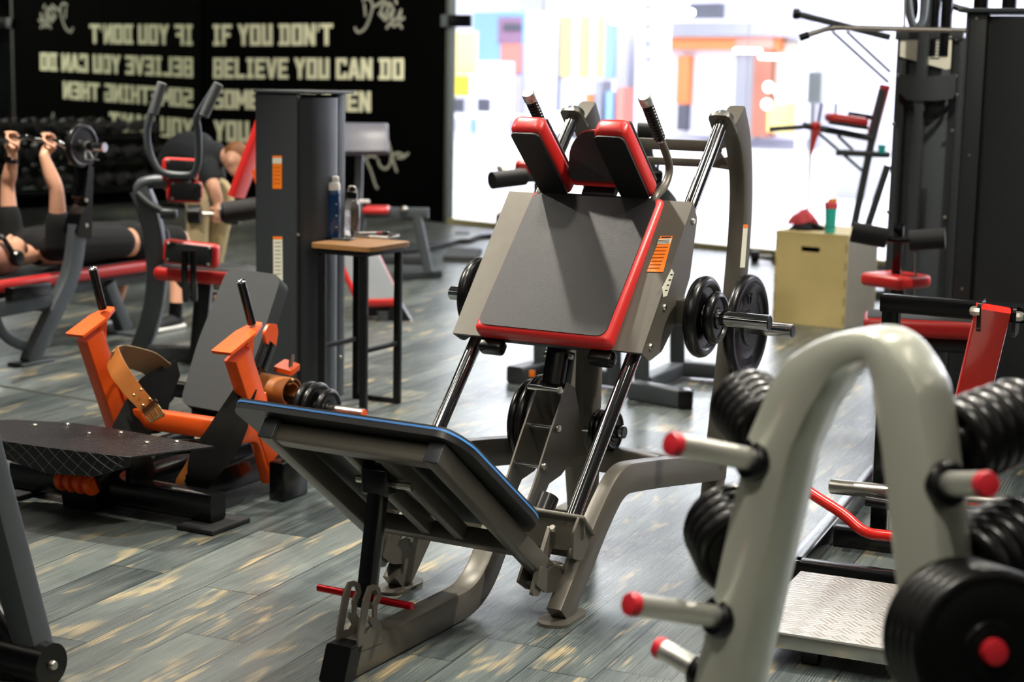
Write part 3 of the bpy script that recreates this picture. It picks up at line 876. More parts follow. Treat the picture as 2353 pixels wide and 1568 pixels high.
# ladder of safety stops
for v in (-.05, .05):
    pts = [hv(*q, v if v < 0 else v) for q in ()]
    q = [(1296, 905), (1305, 880), (1322, 892), (1336, 985), (1349, 1045), (1318, 1052), (1290, 1092), (1262, 1112), (1240, 1165), (1218, 1196), (1199, 1190), (1226, 1118), (1262, 1005)]
    P = [HK.v(-.05, *x) for x in q]
    P = [np.array([p[0], v, p[2]]) for p in P]
    plate_ = obj('ladder_plate', MB().prism(P, VV * .006), TAUPE, hk)
for q in ((1282, 897), (1279, 985), (1246, 1072)):
    p = HK.v(-.05, *q)
    obj('rung', MB().tube([(p[0], -.056, p[2]), (p[0], .058, p[2])], .0085, 14), CHROME, hk)
    obj('bolt', MB().bolt((p[0], -.056, p[2]), (0, -1, 0), .012), BOLT, hk)
p0_, p1_ = HK.v(0, 1283, 818), HK.v(0, 1272, 884)
obj('stop_block', MB().beam(p0_ + (p0_ - p1_) * .3, p1_, .07, .05, VV), BLACKP, hk)
obj('stop_link', MB().beam(p0_ + (p0_ - p1_) * .1 + np.array([.03, 0, 0]), p1_ + np.array([.03, 0, -.02]), .085, .02, VV), DARKP, hk)
for s in (-1, 1): obj('bolt', MB().bolt(p0_ + VV * s * .045, (0, s, 0), .010), BOLT, hk)

# carriage
for s in (-1, 1):
    poly = [S(.968, s * .335, .058), S(1.545, s * .335, .092), S(1.53, s * .335, .03), S(1.36, s * .335, -.065), S(1.20, s * .335, -.085), S(1.06, s * .335, -.06), S(.985, s * .335, -.005)]
    obj('carriage_side', MB().prism(roundpoly(poly, .012), VV * s * .008), TAUPE, hk)
    top = [S(.968, s * .343, .056), S(1.545, s * .343, .090), S(1.545, s * .235, .090), S(.968, s * .235, .056)]
    obj('carriage_top', MB().prism(top, RN * .008), TAUPE, hk)
    obj('carriage_box', MB().rbox(S(1.27, s * .286, .0), (.50, .07, .07), AXC, .008), DARKP, hk)
    obj('bumper_foot', MB().rbox(S(.955, s * .20, .03), (.05, .09, .05), AXC, .015), RUBBER, hk)
    for (ss, nn) in ((1.50, .055), (1.17, .03), (1.02, .025)):
        obj('bolt', MB().bolt(S(ss, s * .343, nn), (0, s, 0), .011), BOLT, hk)
    # weight peg
    pz = .845
    obj('peg_arm', MB().rbox((.70, s * .362, pz + .012), (.075, .05, .085), r=.008), TAUPE, hk)
    end = -.648 if s < 0 else .525
    obj('weight_peg', MB().tube([(.70, s * .36, pz), (.70, end, pz)], .0243, 22), CHROME, hk)
    obj('peg_cap', MB().tube([(.70, end - s * .002, pz), (.70, end + s * .003, pz)], .021, 22), RUBBER, hk)
obj('carriage_back', MB().rbox(S(1.25, 0, .035), (.55, .46, .02), AXC, .005), DARKP, hk)
bp_ = obj('back_pad', MB().rbox(S(1.255, 0, .083), (.585, .49, .066), AXC, .022, 4), REDV, hk, label='red vinyl edge of the back pad')
obj('pad_cover', MB().prism(roundpoly([S(.98, -.228, .112), S(.98, .232, .112), S(1.535, .232, .112), S(1.535, -.228, .112)], .035), RN * .007), BLACKV, bp_, ang=20, label='black grained vinyl face')
for s in (-1, 1):
    cv = .148 * s + (0.006 if s > 0 else 0)
    ax = (RR, nrm(VV * 1.0 + RN * .02 * s), RN)
    sp_ = obj('shoulder_pad', MB().rbox(S(1.571, cv, .268), (.072, .118, .335), ax, .026, 4), REDV, hk, label='red vinyl shoulder pad side')
    obj('pad_cover', MB().prism(roundpoly([S(1.536, cv - .052, .110), S(1.536, cv + .052, .110), S(1.536, cv + .053, .424), S(1.536, cv - .053, .424)], .024), -RR * .006), BLACKV, sp_, ang=20, label='black vinyl face of the shoulder pad')
    obj('pad_plate', MB().rbox(S(1.611, cv, .26), (.012, .10, .29), ax, .004), DARKP, sp_)
    # handle: chrome cap, ribbed grip, bent tube
    vh = .212 * s
    if s < 0: hp = [HK.v(vh, *q) for q in ((1484, 232), (1516, 318), (1530, 352), (1538, 390), (1527, 428), (1505, 455))]
    hp_ = [np.array([p[0], vh, p[2]]) for p in hp]
    d0 = nrm(hp_[0] - hp_[1])
    hd = obj('handle', MB().tube(smoothp([hp_[1] + d0 * .08] + hp_[1:] + [hp_[-1] - np.array([.0, 0, .05])], 5), .0135, 14), TAUPE, hk)
    L_ = np.linalg.norm(hp_[0] - hp_[1])
    ribs = []
    for k in range(13):
        h0 = L_ * k / 13
        ribs += [(.0165, h0), (.0195, h0 + L_ / 40), (.0195, h0 + L_ / 20), (.0165, h0 + L_ / 14)]
    obj('handle_grip', MB().lathe([(.012, 0)] + ribs + [(.012, L_)], hp_[1], d0, 20), RUBBER, hd)
    obj('grip_cap', MB().lathe([(.0205, 0), (.0215, .003), (.0215, .030), (.019, .034), (.001, .0345)], hp_[0] - d0 * .012, d0, 22), ALU, hd)
    obj('grip_ring', MB().lathe([(.014, 0), (.018, .001), (.018, .008), (.014, .009)], hp_[1] - d0 * .008, d0, 20), CHROME, hd)
# head rest
HA = (nrm(RR * .72 + RN * .69), VV, nrm(RN * .72 - RR * .69))
hp0 = S(1.628, -.005, .192)
hx, hy_ = np.array(HA[0]), np.array(HA[2])
hout = [(-.088, -.10), (-.088, .10), (.04, .094), (.098, .05), (.098, -.05), (.04, -.094)]
hr = obj('head_rest', MB().prism(roundpoly([hp0 - hy_ * .028 + hx * a + VV * v for a, v in hout], .03), hy_ * .056), REDV, hk, 60, label='red edge of the head rest')
hx, hy_ = np.array(HA[0]), np.array(HA[2])
obj('pad_cover', MB().prism(roundpoly([hp0 + hy_ * .028 + hx * a + VV * v for a, v in ((-.070, -.096), (-.070, .096), (.04, .090), (.094, .047), (.094, -.047), (.04, -.090))], .03), hy_ * .012), BLACKV, hr, ang=20, label='black vinyl face of the head rest')
obj('head_rest_plate', MB().rbox(S(1.62, 0, .10), (.16, .12, .03), AXC, .006), DARKP, hk)


# stickers
def quad(name, px4, P0, n, m, parent, fr=HK, off=.0012):
    n = nrm(n)
    A = [fr.pl(P0, n, *q) + n * off for q in px4]
    return obj(name, MB().prism(A, -n * off * .8), m, parent)


tn = nrm(np.cross(S(1.545, 0, .098) - S(.968, 0, .064), VV)); tn = tn if tn[2] > 0 else -tn
tp = S(.968, -.3, .0645)
stk = quad('warning_sticker', [(1518, 543), (1546, 543), (1524, 626), (1486, 625)], tp, tn, STICKO, hk)
quad('sticker_field', [(1514, 550), (1544, 549), (1540, 561), (1510, 562)], tp, tn, STICKW, stk, off=.002)
for i in range(3): quad('sticker_line', [(1513 - i, 553 + 3 * i), (1540 - i, 552 + 3 * i), (1540 - i, 553 + 3 * i), (1513 - i, 554 + 3 * i)], tp, tn, INK, stk, off=.0026)
quad('sticker_line', [(1521, 545), (1543, 545), (1542, 547), (1520, 547)], tp, tn, INK, stk, off=.0026)
for i in range(7): quad('sticker_line', [(1509 - i * 3, 568 + 8 * i), (1535 - i * 3, 568 + 8 * i), (1534.6 - i * 3, 569.2 + 8 * i), (1508.6 - i * 3, 569.2 + 8 * i)], tp, tn, mat('dark_orange_ink', 'b9560c', .5), stk, off=.0026)
stk = quad('rating_label', [(1543, 618), (1548, 628), (1532, 680), (1523, 683), (1521, 662)], (0, -.3432, 0), (0, -1, 0), STICKW, hk)
for i in range(4): quad('label_line', [(1540 - i * 4, 630 + 12 * i), (1545 - i * 4, 630 + 12 * i), (1544 - i * 4, 633 + 12 * i), (1539 - i * 4, 633 + 12 * i)], (0, -.3432, 0), (0, -1, 0), INK, stk, off=.002)
stk = quad('height_label', [(1708, 516), (1718, 516), (1711, 615), (1700, 615)], (0, -.352, 0), (0, -1, 0), STICKW, hk)
quad('label_band', [(1708, 516), (1718, 516), (1717.5, 524), (1707.5, 524)], (0, -.352, 0), (0, -1, 0), STICKO, stk, off=.002)

# storage pegs
obj('storage_peg', MB().tube([(1.27, -.28, .735), (1.27, -.525, .735)], .0243, 20), CHROME, hk)
obj('peg_cap', MB().tube([(1.27, -.523, .735), (1.27, -.528, .735)], .021, 20), RUBBER, hk)
obj('storage_peg', MB().tube([(1.27, .30, .735), (1.27, .50, .735)], .0243, 20), CHROME, hk)
obj('storage_peg', MB().tube([(.72, .27, .425), (.72, -.145, .425)], .0225, 20), CHROME, hk)
obj('peg_cap', MB().tube([(.72, -.143, .425), (.72, -.148, .425)], .020, 20), RUBBER, hk)
obj('storage_peg', MB().tube([(1.25, .28, 1.04), (1.25, .0, 1.04)], .0243, 20), CHROME, hk)


def hkplate(u, v, z, r, t, sgn, label, group=None):
    return plate(HK.W((u, v, z)), HK.W((0, sgn, 0)) - HK.o, r, t, label, group)


hkplate(.70, -.422, .845, .134, .046, -1, 'large black plate on the right peg of the hack squat carriage')
hkplate(.70, -.466, .845, .086, .034, -1, 'small black plate outermost on the right peg of the hack squat carriage')
hkplate(.70, .412, .845, .134, .046, 1, 'black plate behind the left edge of the hack squat carriage')
hkplate(1.27, -.352, .735, .190, .04, -1, 'largest black plate hanging on the rear post of the hack squat')
big = [o for o in COL.objects if o.get('label', '').startswith('largest black plate')][0]
mb = MB()
for ci, ch in enumerate('TF'):
    for q in GL[ch]:
        q = [(q[0], q[1]), (q[2], q[1]), (q[2], q[3]), (q[0], q[3])]
        mb.prism([((ci - 1) * .030 + a_ * .025, .085 + b_ * .034, .0098) for a_, b_ in q], (0, 0, .004))
obj('embossed_letters', mb, RUBBER, big)
for k in range(3):
    t0 = math.radians(30 + 120 * k)
    pts = [(math.cos(t0 + t) * .112, math.sin(t0 + t) * .112) for t in np.linspace(-.36, .36, 9)] + [(math.cos(t0 + t) * .142, math.sin(t0 + t) * .142) for t in np.linspace(.40, -.40, 9)]
    obj('grip_slot', MB().prism([(x, y, .0095) for x, y in pts], (0, 0, .0022)), INK, big)
hkplate(.72, .175, .425, .165, .035, 1, 'black plate low behind the hack squat ladder, nearer the post')
hkplate(.72, .215, .425, .145, .035, 1, 'black plate low behind the hack squat ladder, outermost on its left')
for i in range(4):
    hkplate(.72, -.050 - .0185 * i, .425, .07, .0175, -1, 'small black plate on the low peg between the chrome rods, %s from the post' % ('first', 'second', 'third', 'fourth')[i], 'small plates on the low centre peg')

# ------------------------------------------------------------------ helpers for ribbons and pads
def strip(pts, t, fr=None):
    """pts: list of (A, B) edge points; a band with thickness t"""
    mb = MB(); rings = []
    m = len(pts)
    for i in range(m):
        A, B = np.asarray(pts[i][0], float), np.asarray(pts[i][1], float)
        j0, j1 = max(0, i - 1), min(m - 1, i + 1)
        d = (np.asarray(pts[j1][0]) + np.asarray(pts[j1][1]) - np.asarray(pts[j0][0]) - np.asarray(pts[j0][1]))
        n = nrm(np.cross(d, B - A)) * t
        rings.append([A, B, B + n, A + n])
    return mb.rings(rings)


def band(fr, rows, t, n=5):
    """rows: (ax, ay, bx, by, Yd) in picture coordinates at world depth Yd"""
    A = smoothp([fr.y(r[4], r[0], r[1]) for r in rows], n)
    B = smoothp([fr.y(r[4], r[2], r[3]) for r in rows], n)
    return strip(list(zip(A, B)), t)


# ------------------------------------------------------------------ hip thrust machine
HT = Frame((gnd(50, 1135) + gnd(500, 1215)) / 2, 62)
ht = thing('hip_thrust_machine', 'orange and black hip thrust machine with grey back pad and tread plate', 'hip thrust machine', HT)
vc = .02
obj('front_beam', MB().beam((0.02, .50, .072), (0.02, -.45, .072), .085, .10, (1, 0, 0)), BLACKP, ht)
for v in (.47, -.43):
    obj('rubber_foot', MB().rbox((.02, v, .010), (.22, .16, .020), r=.006), FOAM, ht)
obj('pedestal', MB().prism([(-.06, .20, 0.0), (-.06, .05, 0.0), (-.06, .02, .24), (-.06, .24, .24)], (.12, 0, 0)), BLACKP, ht)
obj('long_beam', MB().beam((.05, vc, .075), (1.25, vc, .075), .10, .09, (0, 1, 0)), BLACKP, ht)
obj('rear_beam', MB().beam((1.2, .40, .06), (1.2, -.40, .06), .09, .09, (1, 0, 0)), BLACKP, ht)
for s in (-1, 1):
    obj('side_rail', MB().beam((.15, vc + s * .25, .085), (.75, vc + s * .25, .085), .06, .10, (0, 1, 0)), BLACKP, ht)
    obj('side_foot', MB().rbox((.50, vc + s * .43, .075), (.16, .07, .15), r=.008), BLACKP, ht)
for i in range(4):
    obj('orange_ring', MB().lathe([(.028, -.012), (.040, -.012), (.044, 0), (.040, .012), (.028, .012)], (-.135, .125 - i * .045, .130), (0, 1, 0), 20), ORANGE, ht)
obj('orange_spool', MB().tube([(-.135, .145, .130), (-.135, -.03, .130)], .026, 16), ORANGE, ht)
obj('spool_bracket', MB().beam((-.135, .15, .13), (.0, .15, .20), .02, .06), BLACKP, ht)
obj('spool_bracket', MB().beam((-.135, -.04, .13), (.0, -.04, .20), .02, .06), BLACKP, ht)
obj('pivot_axle', MB().tube([(.02, .22, .225), (.02, -.16, .225)], .014, 12), BOLT, ht)
for v in (.20, -.10):
    obj('pivot_lug', MB().prism(roundpoly([(-.04, v, .12), (.10, v, .12), (.07, v, .27), (-.03, v, .27)], .02), (0, .02, 0)), BLACKP, ht)
# foot plate
TREAD = bpy.data.materials.new('black_tread_plate'); TREAD.use_nodes = True
nt = TREAD.node_tree; b_ = nt.nodes['Principled BSDF']
b_.inputs['Base Color'].default_value = lin('17161a'); b_.inputs['Roughness'].default_value = .32; b_.inputs['Metallic'].default_value = .4
tc = nt.nodes.new('ShaderNodeTexCoord'); vz = nt.nodes.new('ShaderNodeTexVoronoi'); vz.inputs['Scale'].default_value = 55; vz.feature = 'F1'; vz.distance = 'MANHATTAN'
vz.inputs['Randomness'].default_value = 0.0
bp = nt.nodes.new('ShaderNodeBump'); bp.inputs['Strength'].default_value = .8; bp.inputs['Distance'].default_value = .004
nt.links.new(tc.outputs['Object'], vz.inputs['Vector']); nt.links.new(vz.outputs['Distance'], bp.inputs['Height']); nt.links.new(bp.outputs[0], b_.inputs['Normal'])
fpz = .30
fp = [(-.292, -.33), (-.012, -.46), (.005, -.20), (.022, .05), (.012, .22), (-.06, .42), (-.16, .56), (-.35, .42), (-.345, .22), (-.335, .02)]
fpo = obj('foot_plate', MB().prism([(a, c, fpz - .006) for a, c in fp], (0, 0, .006)), TREAD, ht)
sk = [(-.292, -.33, fpz), (-.318, -.16, fpz), (-.335, .02, fpz), (-.345, .22, fpz), (-.35, .42, fpz)]
low = [(-.286, -.315, .262), (-.31, -.18, .215), (-.325, .02, .205), (-.338, .20, .235), (-.342, .42, .27)]
obj('plate_skirt', strip(list(zip(sk, low)), .005), mat('hex_mesh_black', '131316', .4, .3, bump=.2), ht)
# raised diamond lines on the skirt
mb = MB()
for k in range(-6, 16):
    for sgn in (1, -1):
        pts = []
        for t in np.linspace(0, 1, 9):
            x = k * .06 + sgn * t * .10
            f_ = (x - 0) / .75
            if 0.03 < f_ < .97:
                i = min(3, int(f_ * 4)); q = f_ * 4 - i
                a = np.array(sk[i]) * (1 - q) + np.array(sk[i + 1]) * q; b2 = np.array(low[i]) * (1 - q) + np.array(low[i + 1]) * q
                pts.append(a * (1 - t) + b2 * t + np.array([-.004, 0, 0]))
        if len(pts) > 2: mb.tube(pts, .0022, 5)
obj('skirt_mesh', mb, mat('grey_mesh_lines', '55555a', .35, .5), ht)
for q in ((80, 978), (155, 976), (205, 997), (278, 995), (337, 1018), (406, 1016)):
    p = HT.z(fpz, *q); obj('bolt', MB().bolt(p, (0, 0, 1), .010, .006), BOLT, ht)
obj('lever_arm', MB().beam((.02, -.10, .24), (.55, -.12, .16), .05, .05, (0, 1, 0)), BLACKP, ht)
# orange uprights with their hand plates
for s in (1, -1):
    v = vc + s * .345
    g_ = HT.v(v, *((275, 968) if s > 0 else (612, 925)))
    top = HT.v(v, *((206, 762) if s > 0 else (545, 805)))
    fwd = HT.v(v, *((171, 772) if s > 0 else (508, 812))); bck = HT.v(v, *((256, 708) if s > 0 else (594, 743)))
    if s > 0: L0 = (g_, top, fwd, bck)
    foot = np.array([g_[0] + (g_[0] - top[0]) * .12, v, .15])
    obj('upright', MB().sweep([foot, top - np.array([0, 0, .015])], .06, .10, (0, 1, 0)), ORANGE, ht)
    obj('upright_rib', MB().prism([top + np.array([.02, -.006, -.02]), bck + np.array([-.03, -.006, -.02]), top * .72 + g_ * .28 + np.array([.035, -.006, 0])], (0, .012, 0)), ORANGE, ht)
    d_ = nrm(bck - fwd); n_ = np.array([-d_[2], 0, d_[0]])
    pl4 = [fwd + np.array([0, .045, 0]), fwd + np.array([0, -.045, 0]), fwd * .35 + bck * .65 + np.array([0, -.045, 0]), bck + np.array([0, -.02, 0]), bck + np.array([0, .02, 0]), fwd * .35 + bck * .65 + np.array([0, .045, 0])]
    obj('hand_plate', MB().prism(roundpoly([p - n_ * .006 for p in pl4], .008), n_ * .012), ORANGE, ht)
    h0 = HT.v(v, *((236, 710) if s > 0 else (579, 744))); h1 = HT.v(v, *((213, 619) if s > 0 else (554, 648)))
    hb = obj('hand_bar', MB().tube([h0, h1], .0165, 16), BLACKP, ht)
    obj('end_plug', MB().lathe([(.0165, 0), (.0165, .004), (.008, .009), (.001, .010)], h1, nrm(h1 - h0), 16), CHROME, hb)
    obj('hook_plate', MB().prism(roundpoly([HT.v(v - .04 * s, *q) for q in ([(612, 985), (575, 930), (590, 905), (601, 918), (612, 900), (616, 935), (618, 985)] if s < 0 else [(290, 930), (262, 850), (282, 880), (300, 905), (296, 960)])], .006), (0, .01, 0)), ORANGE, ht)
    if s < 0: obj('swing_arm', MB().sweep(fillet([(.30, v, .27), (.42, v, .26), (.50, v, .06)], .08), .045, .07, (0, 1, 0)), ORANGE, ht)
obj('cross_beam', MB().beam((.315, vc + .20, .275), (.315, vc - .345, .275), .065, .075, (1, 0, 0)), ORANGE, ht)
# back pad on its post
pc_ = [HT.v(.13, 512, 640), HT.v(-.12, 645, 650), HT.v(-.12, 556, 935), HT.v(.13, 402, 925)]
up_ = nrm(np.array([.34, 0, .50])); pn_ = np.array([-up_[2], 0, up_[0]])
pad_c = np.array([.735, .005, .545])
obj('back_pad', MB().prism(roundpoly([pad_c + up_ * a + np.array([0, c, 0]) - pn_ * .035 for a, c in ((-.325, .125), (-.335, -.14), (-.05, -.145), (.275, -.125), (.285, .15), (-.05, .155))], .05), pn_ * .07), GREYV, ht, ang=60)
obj('pad_back', MB().rbox(pad_c - pn_ * .055, (.52, .20, .04), (up_, (0, 1, 0), pn_), .01), BLACKV, ht)
obj('pad_post', MB().beam((.80, vc, .06), (.72, vc, .42), .07, .07, (0, 1, 0)), BLACKP, ht)
obj('pad_hinge', MB().rbox((.60, vc, .26), (.12, .14, .10), r=.01), BLACKP, ht)
for s in (1, -1):
    obj('side_bracket', MB().prism(roundpoly([(.80, vc + s * .14, .41), (.80, vc + s * .23, .40), (.86, vc + s * .23, .42), (.88, vc + s * .14, .43)], .01), (0, 0, .02)), ORANGE, ht)
    obj('pad_pin', MB().tube([(.83, vc + s * .20, .41), (.845, vc + s * .20, .48)], .009, 10), BOLT, ht)
obj('height_plate', MB().prism(roundpoly([HT.v(-.20, *q) for q in ((618, 745), (637, 745), (640, 765), (634, 800), (612, 790), (608, 765))], .01), (0, .012, 0)), ORANGE, ht)
obj('height_tube', MB().beam(HT.v(-.19, 622, 790), HT.v(-.19, 600, 850), .03, .05, (0, 1, 0)), BLACKP, ht)
# plate pegs
pz_ = HT.u(.74, 700, 930)
for s in (1, -1):
    obj('weight_peg', MB().tube([(.74, vc + s * .30, .30), (.74, vc + s * (.61 if s < 0 else .60), .30)], .022, 18), STEEL, ht)
obj('peg_cap', MB().tube([(.74, vc - .608, .30), (.74, vc - .614, .30)], .019, 18), ORANGE, ht)
obj('peg_beam', MB().beam((.74, .33, .30), (.74, -.30, .30), .06, .06, (1, 0, 0)), BLACKP, ht)
for i, (v, r, nm) in enumerate(((-.335, .102, 'inner'), (-.372, .102, 'middle'), (-.425, .082, 'small outer'))):
    plate(HT.W((.74, v, .30)), HT.W((0, -1, 0)) - HT.o, r, .034 if i < 2 else .03, 'black plate on the right peg of the orange machine, the %s one of three' % nm, 'plates on the orange machine')
plate(HT.W((.74, .385, .30)), HT.W((0, 1, 0)) - HT.o, .075, .03, 'small black plate on the left peg of the orange machine')
# black waist straps of the machine
mb = band(HT, [(400, 830, 408, 865, 6.75), (355, 850, 385, 925, 6.55), (310, 885, 372, 990, 6.4), (262, 975, 345, 1000, 6.25), (255, 1005, 340, 1030, 6.2)], .012)
obj('waist_strap', mb, mat('black_webbing', '0a0a09', .9, bump=.3, bscale=200, spec=.15), ht)
mb = band(HT, [(545, 885, 590, 900, 6.16), (515, 930, 575, 950, 6.10), (480, 985, 568, 987, 6.04), (440, 1040, 540, 1050, 6.0), (432, 1090, 500, 1095, 5.98), (440, 1118, 475, 1122, 6.0)], .014)
obj('waist_strap', mb, bpy.data.materials['black_webbing'], ht)
mb = band(HT, [(440, 1040, 450, 1050, 6.08), (424, 1070, 436, 1085, 6.07), (406, 1100, 424, 1105, 6.06), (404, 1117, 418, 1122, 6.06)], .006)
obj('strap_tongue', mb, LEATHER, ht)
# leather lifting belt draped on the left upright
lb = thing('lifting_belt', 'tan leather lifting belt with brass double prong buckle draped over the orange machine', 'belt', HT)
mb = band(HT, [(392, 836, 345, 872, 6.62), (360, 812, 325, 855, 6.56), (325, 800, 297, 846, 6.5), (290, 793, 268, 838, 6.43), (272, 795, 262, 832, 6.36), (256, 808, 252, 840, 6.28)], .008)
obj('suede_lining', mb, LEATHB, lb)
mb = band(HT, [(268, 796, 246, 838, 6.30), (276, 815, 248, 850, 6.22), (292, 843, 259, 872, 6.16), (320, 884, 287, 908, 6.12), (345, 915, 318, 940, 6.09), (363, 935, 334, 958, 6.08)], .007)
obj('belt_strap', mb, LEATHER, lb)
mb = band(HT, [(362, 934, 332, 957, 6.075), (377, 948, 345, 972, 6.07), (378, 958, 352, 970, 6.07)], .008)
obj('belt_tip', mb, LEATHER, lb)
for q in ((324, 896), (308, 909), (345, 918), (329, 932)):
    p = HT.y(6.085, *q); obj('rivet', MB().ball(p, .0058, 10, 6), BRASS, lb)
bk = [HT.y(6.05, *q) for q in ((333, 955), (363, 930), (376, 950), (346, 970))]
obj('buckle', MB().tube(bk + [bk[0]], .0035, 8), BRASS, lb)
for f_ in (.33, .66): obj('buckle_prong', MB().tube([bk[0] * (1 - f_) + bk[1] * f_, bk[3] * (1 - f_) + bk[2] * f_], .0028, 8), BRASS, lb)
obj('belt_keeper', band(HT, [(326, 942, 356, 917, 6.075), (332, 948, 362, 923, 6.075)], -.012), mat('dark_leather', '4a2a14', .5), lb)
lb2 = thing('lifting_belt', 'brown leather belt rolled on the right side of the orange machine', 'belt', HT)
ax_ = nrm(np.array([.25, -.9, -.1]))
p0_ = HT.y(6.55, 598, 890)
sp = []
for k in range(15):
    a = 2.6 * math.pi * k / 14; rr_ = .055 - .0016 * k
    sp.append(p0_ + np.array([.0, 0, 0]) + np.array([math.cos(a) * rr_ * 1.25, 0, math.sin(a) * rr_]))
obj('belt_roll', strip([(q, q + ax_ * .13) for q in smoothp(sp, 3)], .006), LEATHER, lb2)
obj('roll_snap', MB().ball(p0_ + ax_ * .13 + np.array([0, -.004, .05]), .008, 10, 6), BRASS, lb2)

# ------------------------------------------------------------------ grey frame leg in the near left corner
NL = Frame(gnd(70, 1560), 62)
nl = thing('cable_frame', 'slate grey machine frame leg with black pivot in the near left corner', 'gym machine frame', NL)
yd = float(NL.o[1])
A = NL.y(yd, -46, 1010); B_ = NL.y(yd, 78, 1490)
obj('leg_tube', MB().beam(A + (A - B_) * 1.1, B_, .075, .085, nrm(np.array([1., .0, 0]))), GREYP, nl)
obj('pivot_drum', MB().tube([NL.y(yd, 60, 1515) + np.array([0, .09, 0]), NL.y(yd, 60, 1515) + np.array([0, -.09, 0])], .058, 24), RUBBER, nl)
obj('pivot_bolt', MB().bolt(NL.y(yd, 60, 1515) + np.array([0, -.09, 0]), (0, -1, 0), .014, .012), BOLT, nl)
obj('floor_beam', MB().beam(NL.y(yd, 70, 1515) * np.array([1, 1, 0]) + np.array([0.0, 0, .04]), NL.y(yd, -260, 1470) * np.array([1, 1, 0]) + np.array([0, .2, .04]), .08, .075), BLACKP, nl)
obj('side_arm', MB().beam(NL.y(yd, 48, 1500), NL.y(yd + .1, -60, 1330), .05, .06), BLACKP, nl)

# ------------------------------------------------------------------ tower with weight stack shroud
Tq = gnd(790, 907)
TW = Frame(Tq - np.array([math.cos(math.radians(62)), math.sin(math.radians(62)), 0]) * .40, 62)      # near right corner of the shroud
tw = thing('weight_stack_tower', 'charcoal weight stack shroud with orange sticker standing behind the bar table', 'weight stack', TW)
hT = 1.49
obj('shroud_side', MB().rbox((.02, .125, hT / 2), (.035, .24, hT), r=.008), DARKP, tw)
cur = [(.03, .0), (.06, -.022), (.12, -.034), (.20, -.038), (.27, -.034), (.31, -.018), (.325, .0)]
obj('shroud_panel', MB().prism([(a, c, .03) for a, c in cur] + [(.325, .02, .03), (.03, .02, .03)], (0, 0, hT - .05)), DARKP, tw, ang=50)
obj('shroud_side', MB().rbox((.37, .02, hT / 2), (.075, .04, hT), r=.008), GREYP, tw)
obj('shroud_back', MB().rbox((.37, .14, hT / 2), (.05, .20, hT - .02), r=.005), DARKP, tw)
obj('shroud_cap', MB().rbox((.205, .10, hT + .006), (.43, .29, .014), r=.005), GREYP, tw)
obj('panel_gap', MB().rbox((.026, .004, hT / 2), (.012, .012, hT - .06), r=.002), INK, tw)
obj('panel_gap', MB().rbox((.333, .002, hT / 2), (.014, .02, hT - .06), r=.002), INK, tw)
for q in ((685, 221), (684, 540), (684, 849)): obj('screw', MB().bolt(TW.u(.0, *q), (-1, 0, 0), .008, .006), BOLT, tw)
obj('screw', MB().bolt(TW.v(0, 782, 821), (0, -1, 0), .008, .006), BOLT, tw)
def tq(name, p4, m, par, off): return quad(name, p4, (0.0025, 0, 0), (-1, 0, 0), m, par, TW, off)
s_ = tq('warning_sticker', [(627, 358), (648, 358), (648, 434), (627, 434)], STICKO, tw, .002)
tq('sticker_field', [(627, 363), (648, 363), (648, 376), (627, 376)], STICKW, s_, .003)
for i in range(5): tq('sticker_line', [(630, 384 + 9 * i), (645, 384 + 9 * i), (645, 386 + 9 * i), (630, 386 + 9 * i)], bpy.data.materials['dark_orange_ink'], s_, .003)
s_ = tq('instruction_label', [(628, 545), (649, 545), (650, 645), (629, 645)], STICKW, tw, .002)
tq('label_band', [(628, 544), (649, 544), (649, 550), (628, 550)], STICKO, s_, .003)
for i in range(9): tq('label_line', [(632, 557 + 9 * i), (646, 557 + 9 * i), (646, 558.5 + 9 * i), (632, 558.5 + 9 * i)], GREYP, s_, .003)

# ------------------------------------------------------------------ abdominal machine left of the tower
yA = 9.0
AB = Frame((*at(350, 800, yA)[:2], 0.0), 0)
AB = Frame((gnd(318, 805)[0], yA, 0), 0)
am = thing('abdominal_machine', 'charcoal crunch machine with red edged pads and tall curved handles', 'gym machine', AB)
def A_(px, py, dy=0.0): return AB.y(yA + dy, px, py)
col_ = smoothp([A_(318, 815, .3), A_(345, 740, .2), A_(360, 660, .1), A_(358, 560, .05), A_(340, 480), A_(322, 435)], 5)
col_[0][2] = 0.0
obj('main_column', MB().sweep(col_, .10, .105, (0, 1, 0)), GREYP, am)
obj('arm_tube', MB().tube(fillet([A_(330, 470), A_(316, 425), A_(360, 415), A_(440, 424)], .12, 6), .036, 18), GREYP, am)
obj('arm_tube', MB().tube(smoothp([A_(318, 445, -.05), A_(345, 470, -.08), A_(385, 492, -.1)], 4), .021, 14), DARKP, am)
obj('hand_knob', MB().rbox(A_(388, 492, -.1), (.09, .07, .06), r=.02), DARKP, am)
hb = [(371, 190), (347, 262), (338, 300), (342, 345), (360, 385), (385, 400), (430, 403), (448, 395), (456, 360), (455, 300), (452, 272), (470, 240), (500, 192)]
H_ = smoothp([A_(*q, -.12 if i < 6 else -.12 - .02 * (i - 5)) for i, q in enumerate(hb)], 4)
obj('handle_bar', MB().tube(H_, .019, 14), GREYP, am)
for a, c, i in (((352, 262), (373, 190), 0), ((468, 268), (503, 192), 1)):
    p, q = A_(*a, -.12 - .14 * i), A_(*c, -.12 - .14 * i)
    n_ = nrm(q - p); L_ = np.linalg.norm(q - p)
    prof = [(.02, 0)]
    for k in range(12): prof += [(.0235, L_ * (k + .15) / 12), (.0265, L_ * (k + .35) / 12), (.0265, L_ * (k + .7) / 12), (.0235, L_ * (k + .85) / 12)]
    obj('handle_grip', MB().lathe(prof + [(.02, L_)], p, n_, 18), mat('grey_rubber', '5c5f62', .6) if not i else bpy.data.materials['grey_rubber'], am)


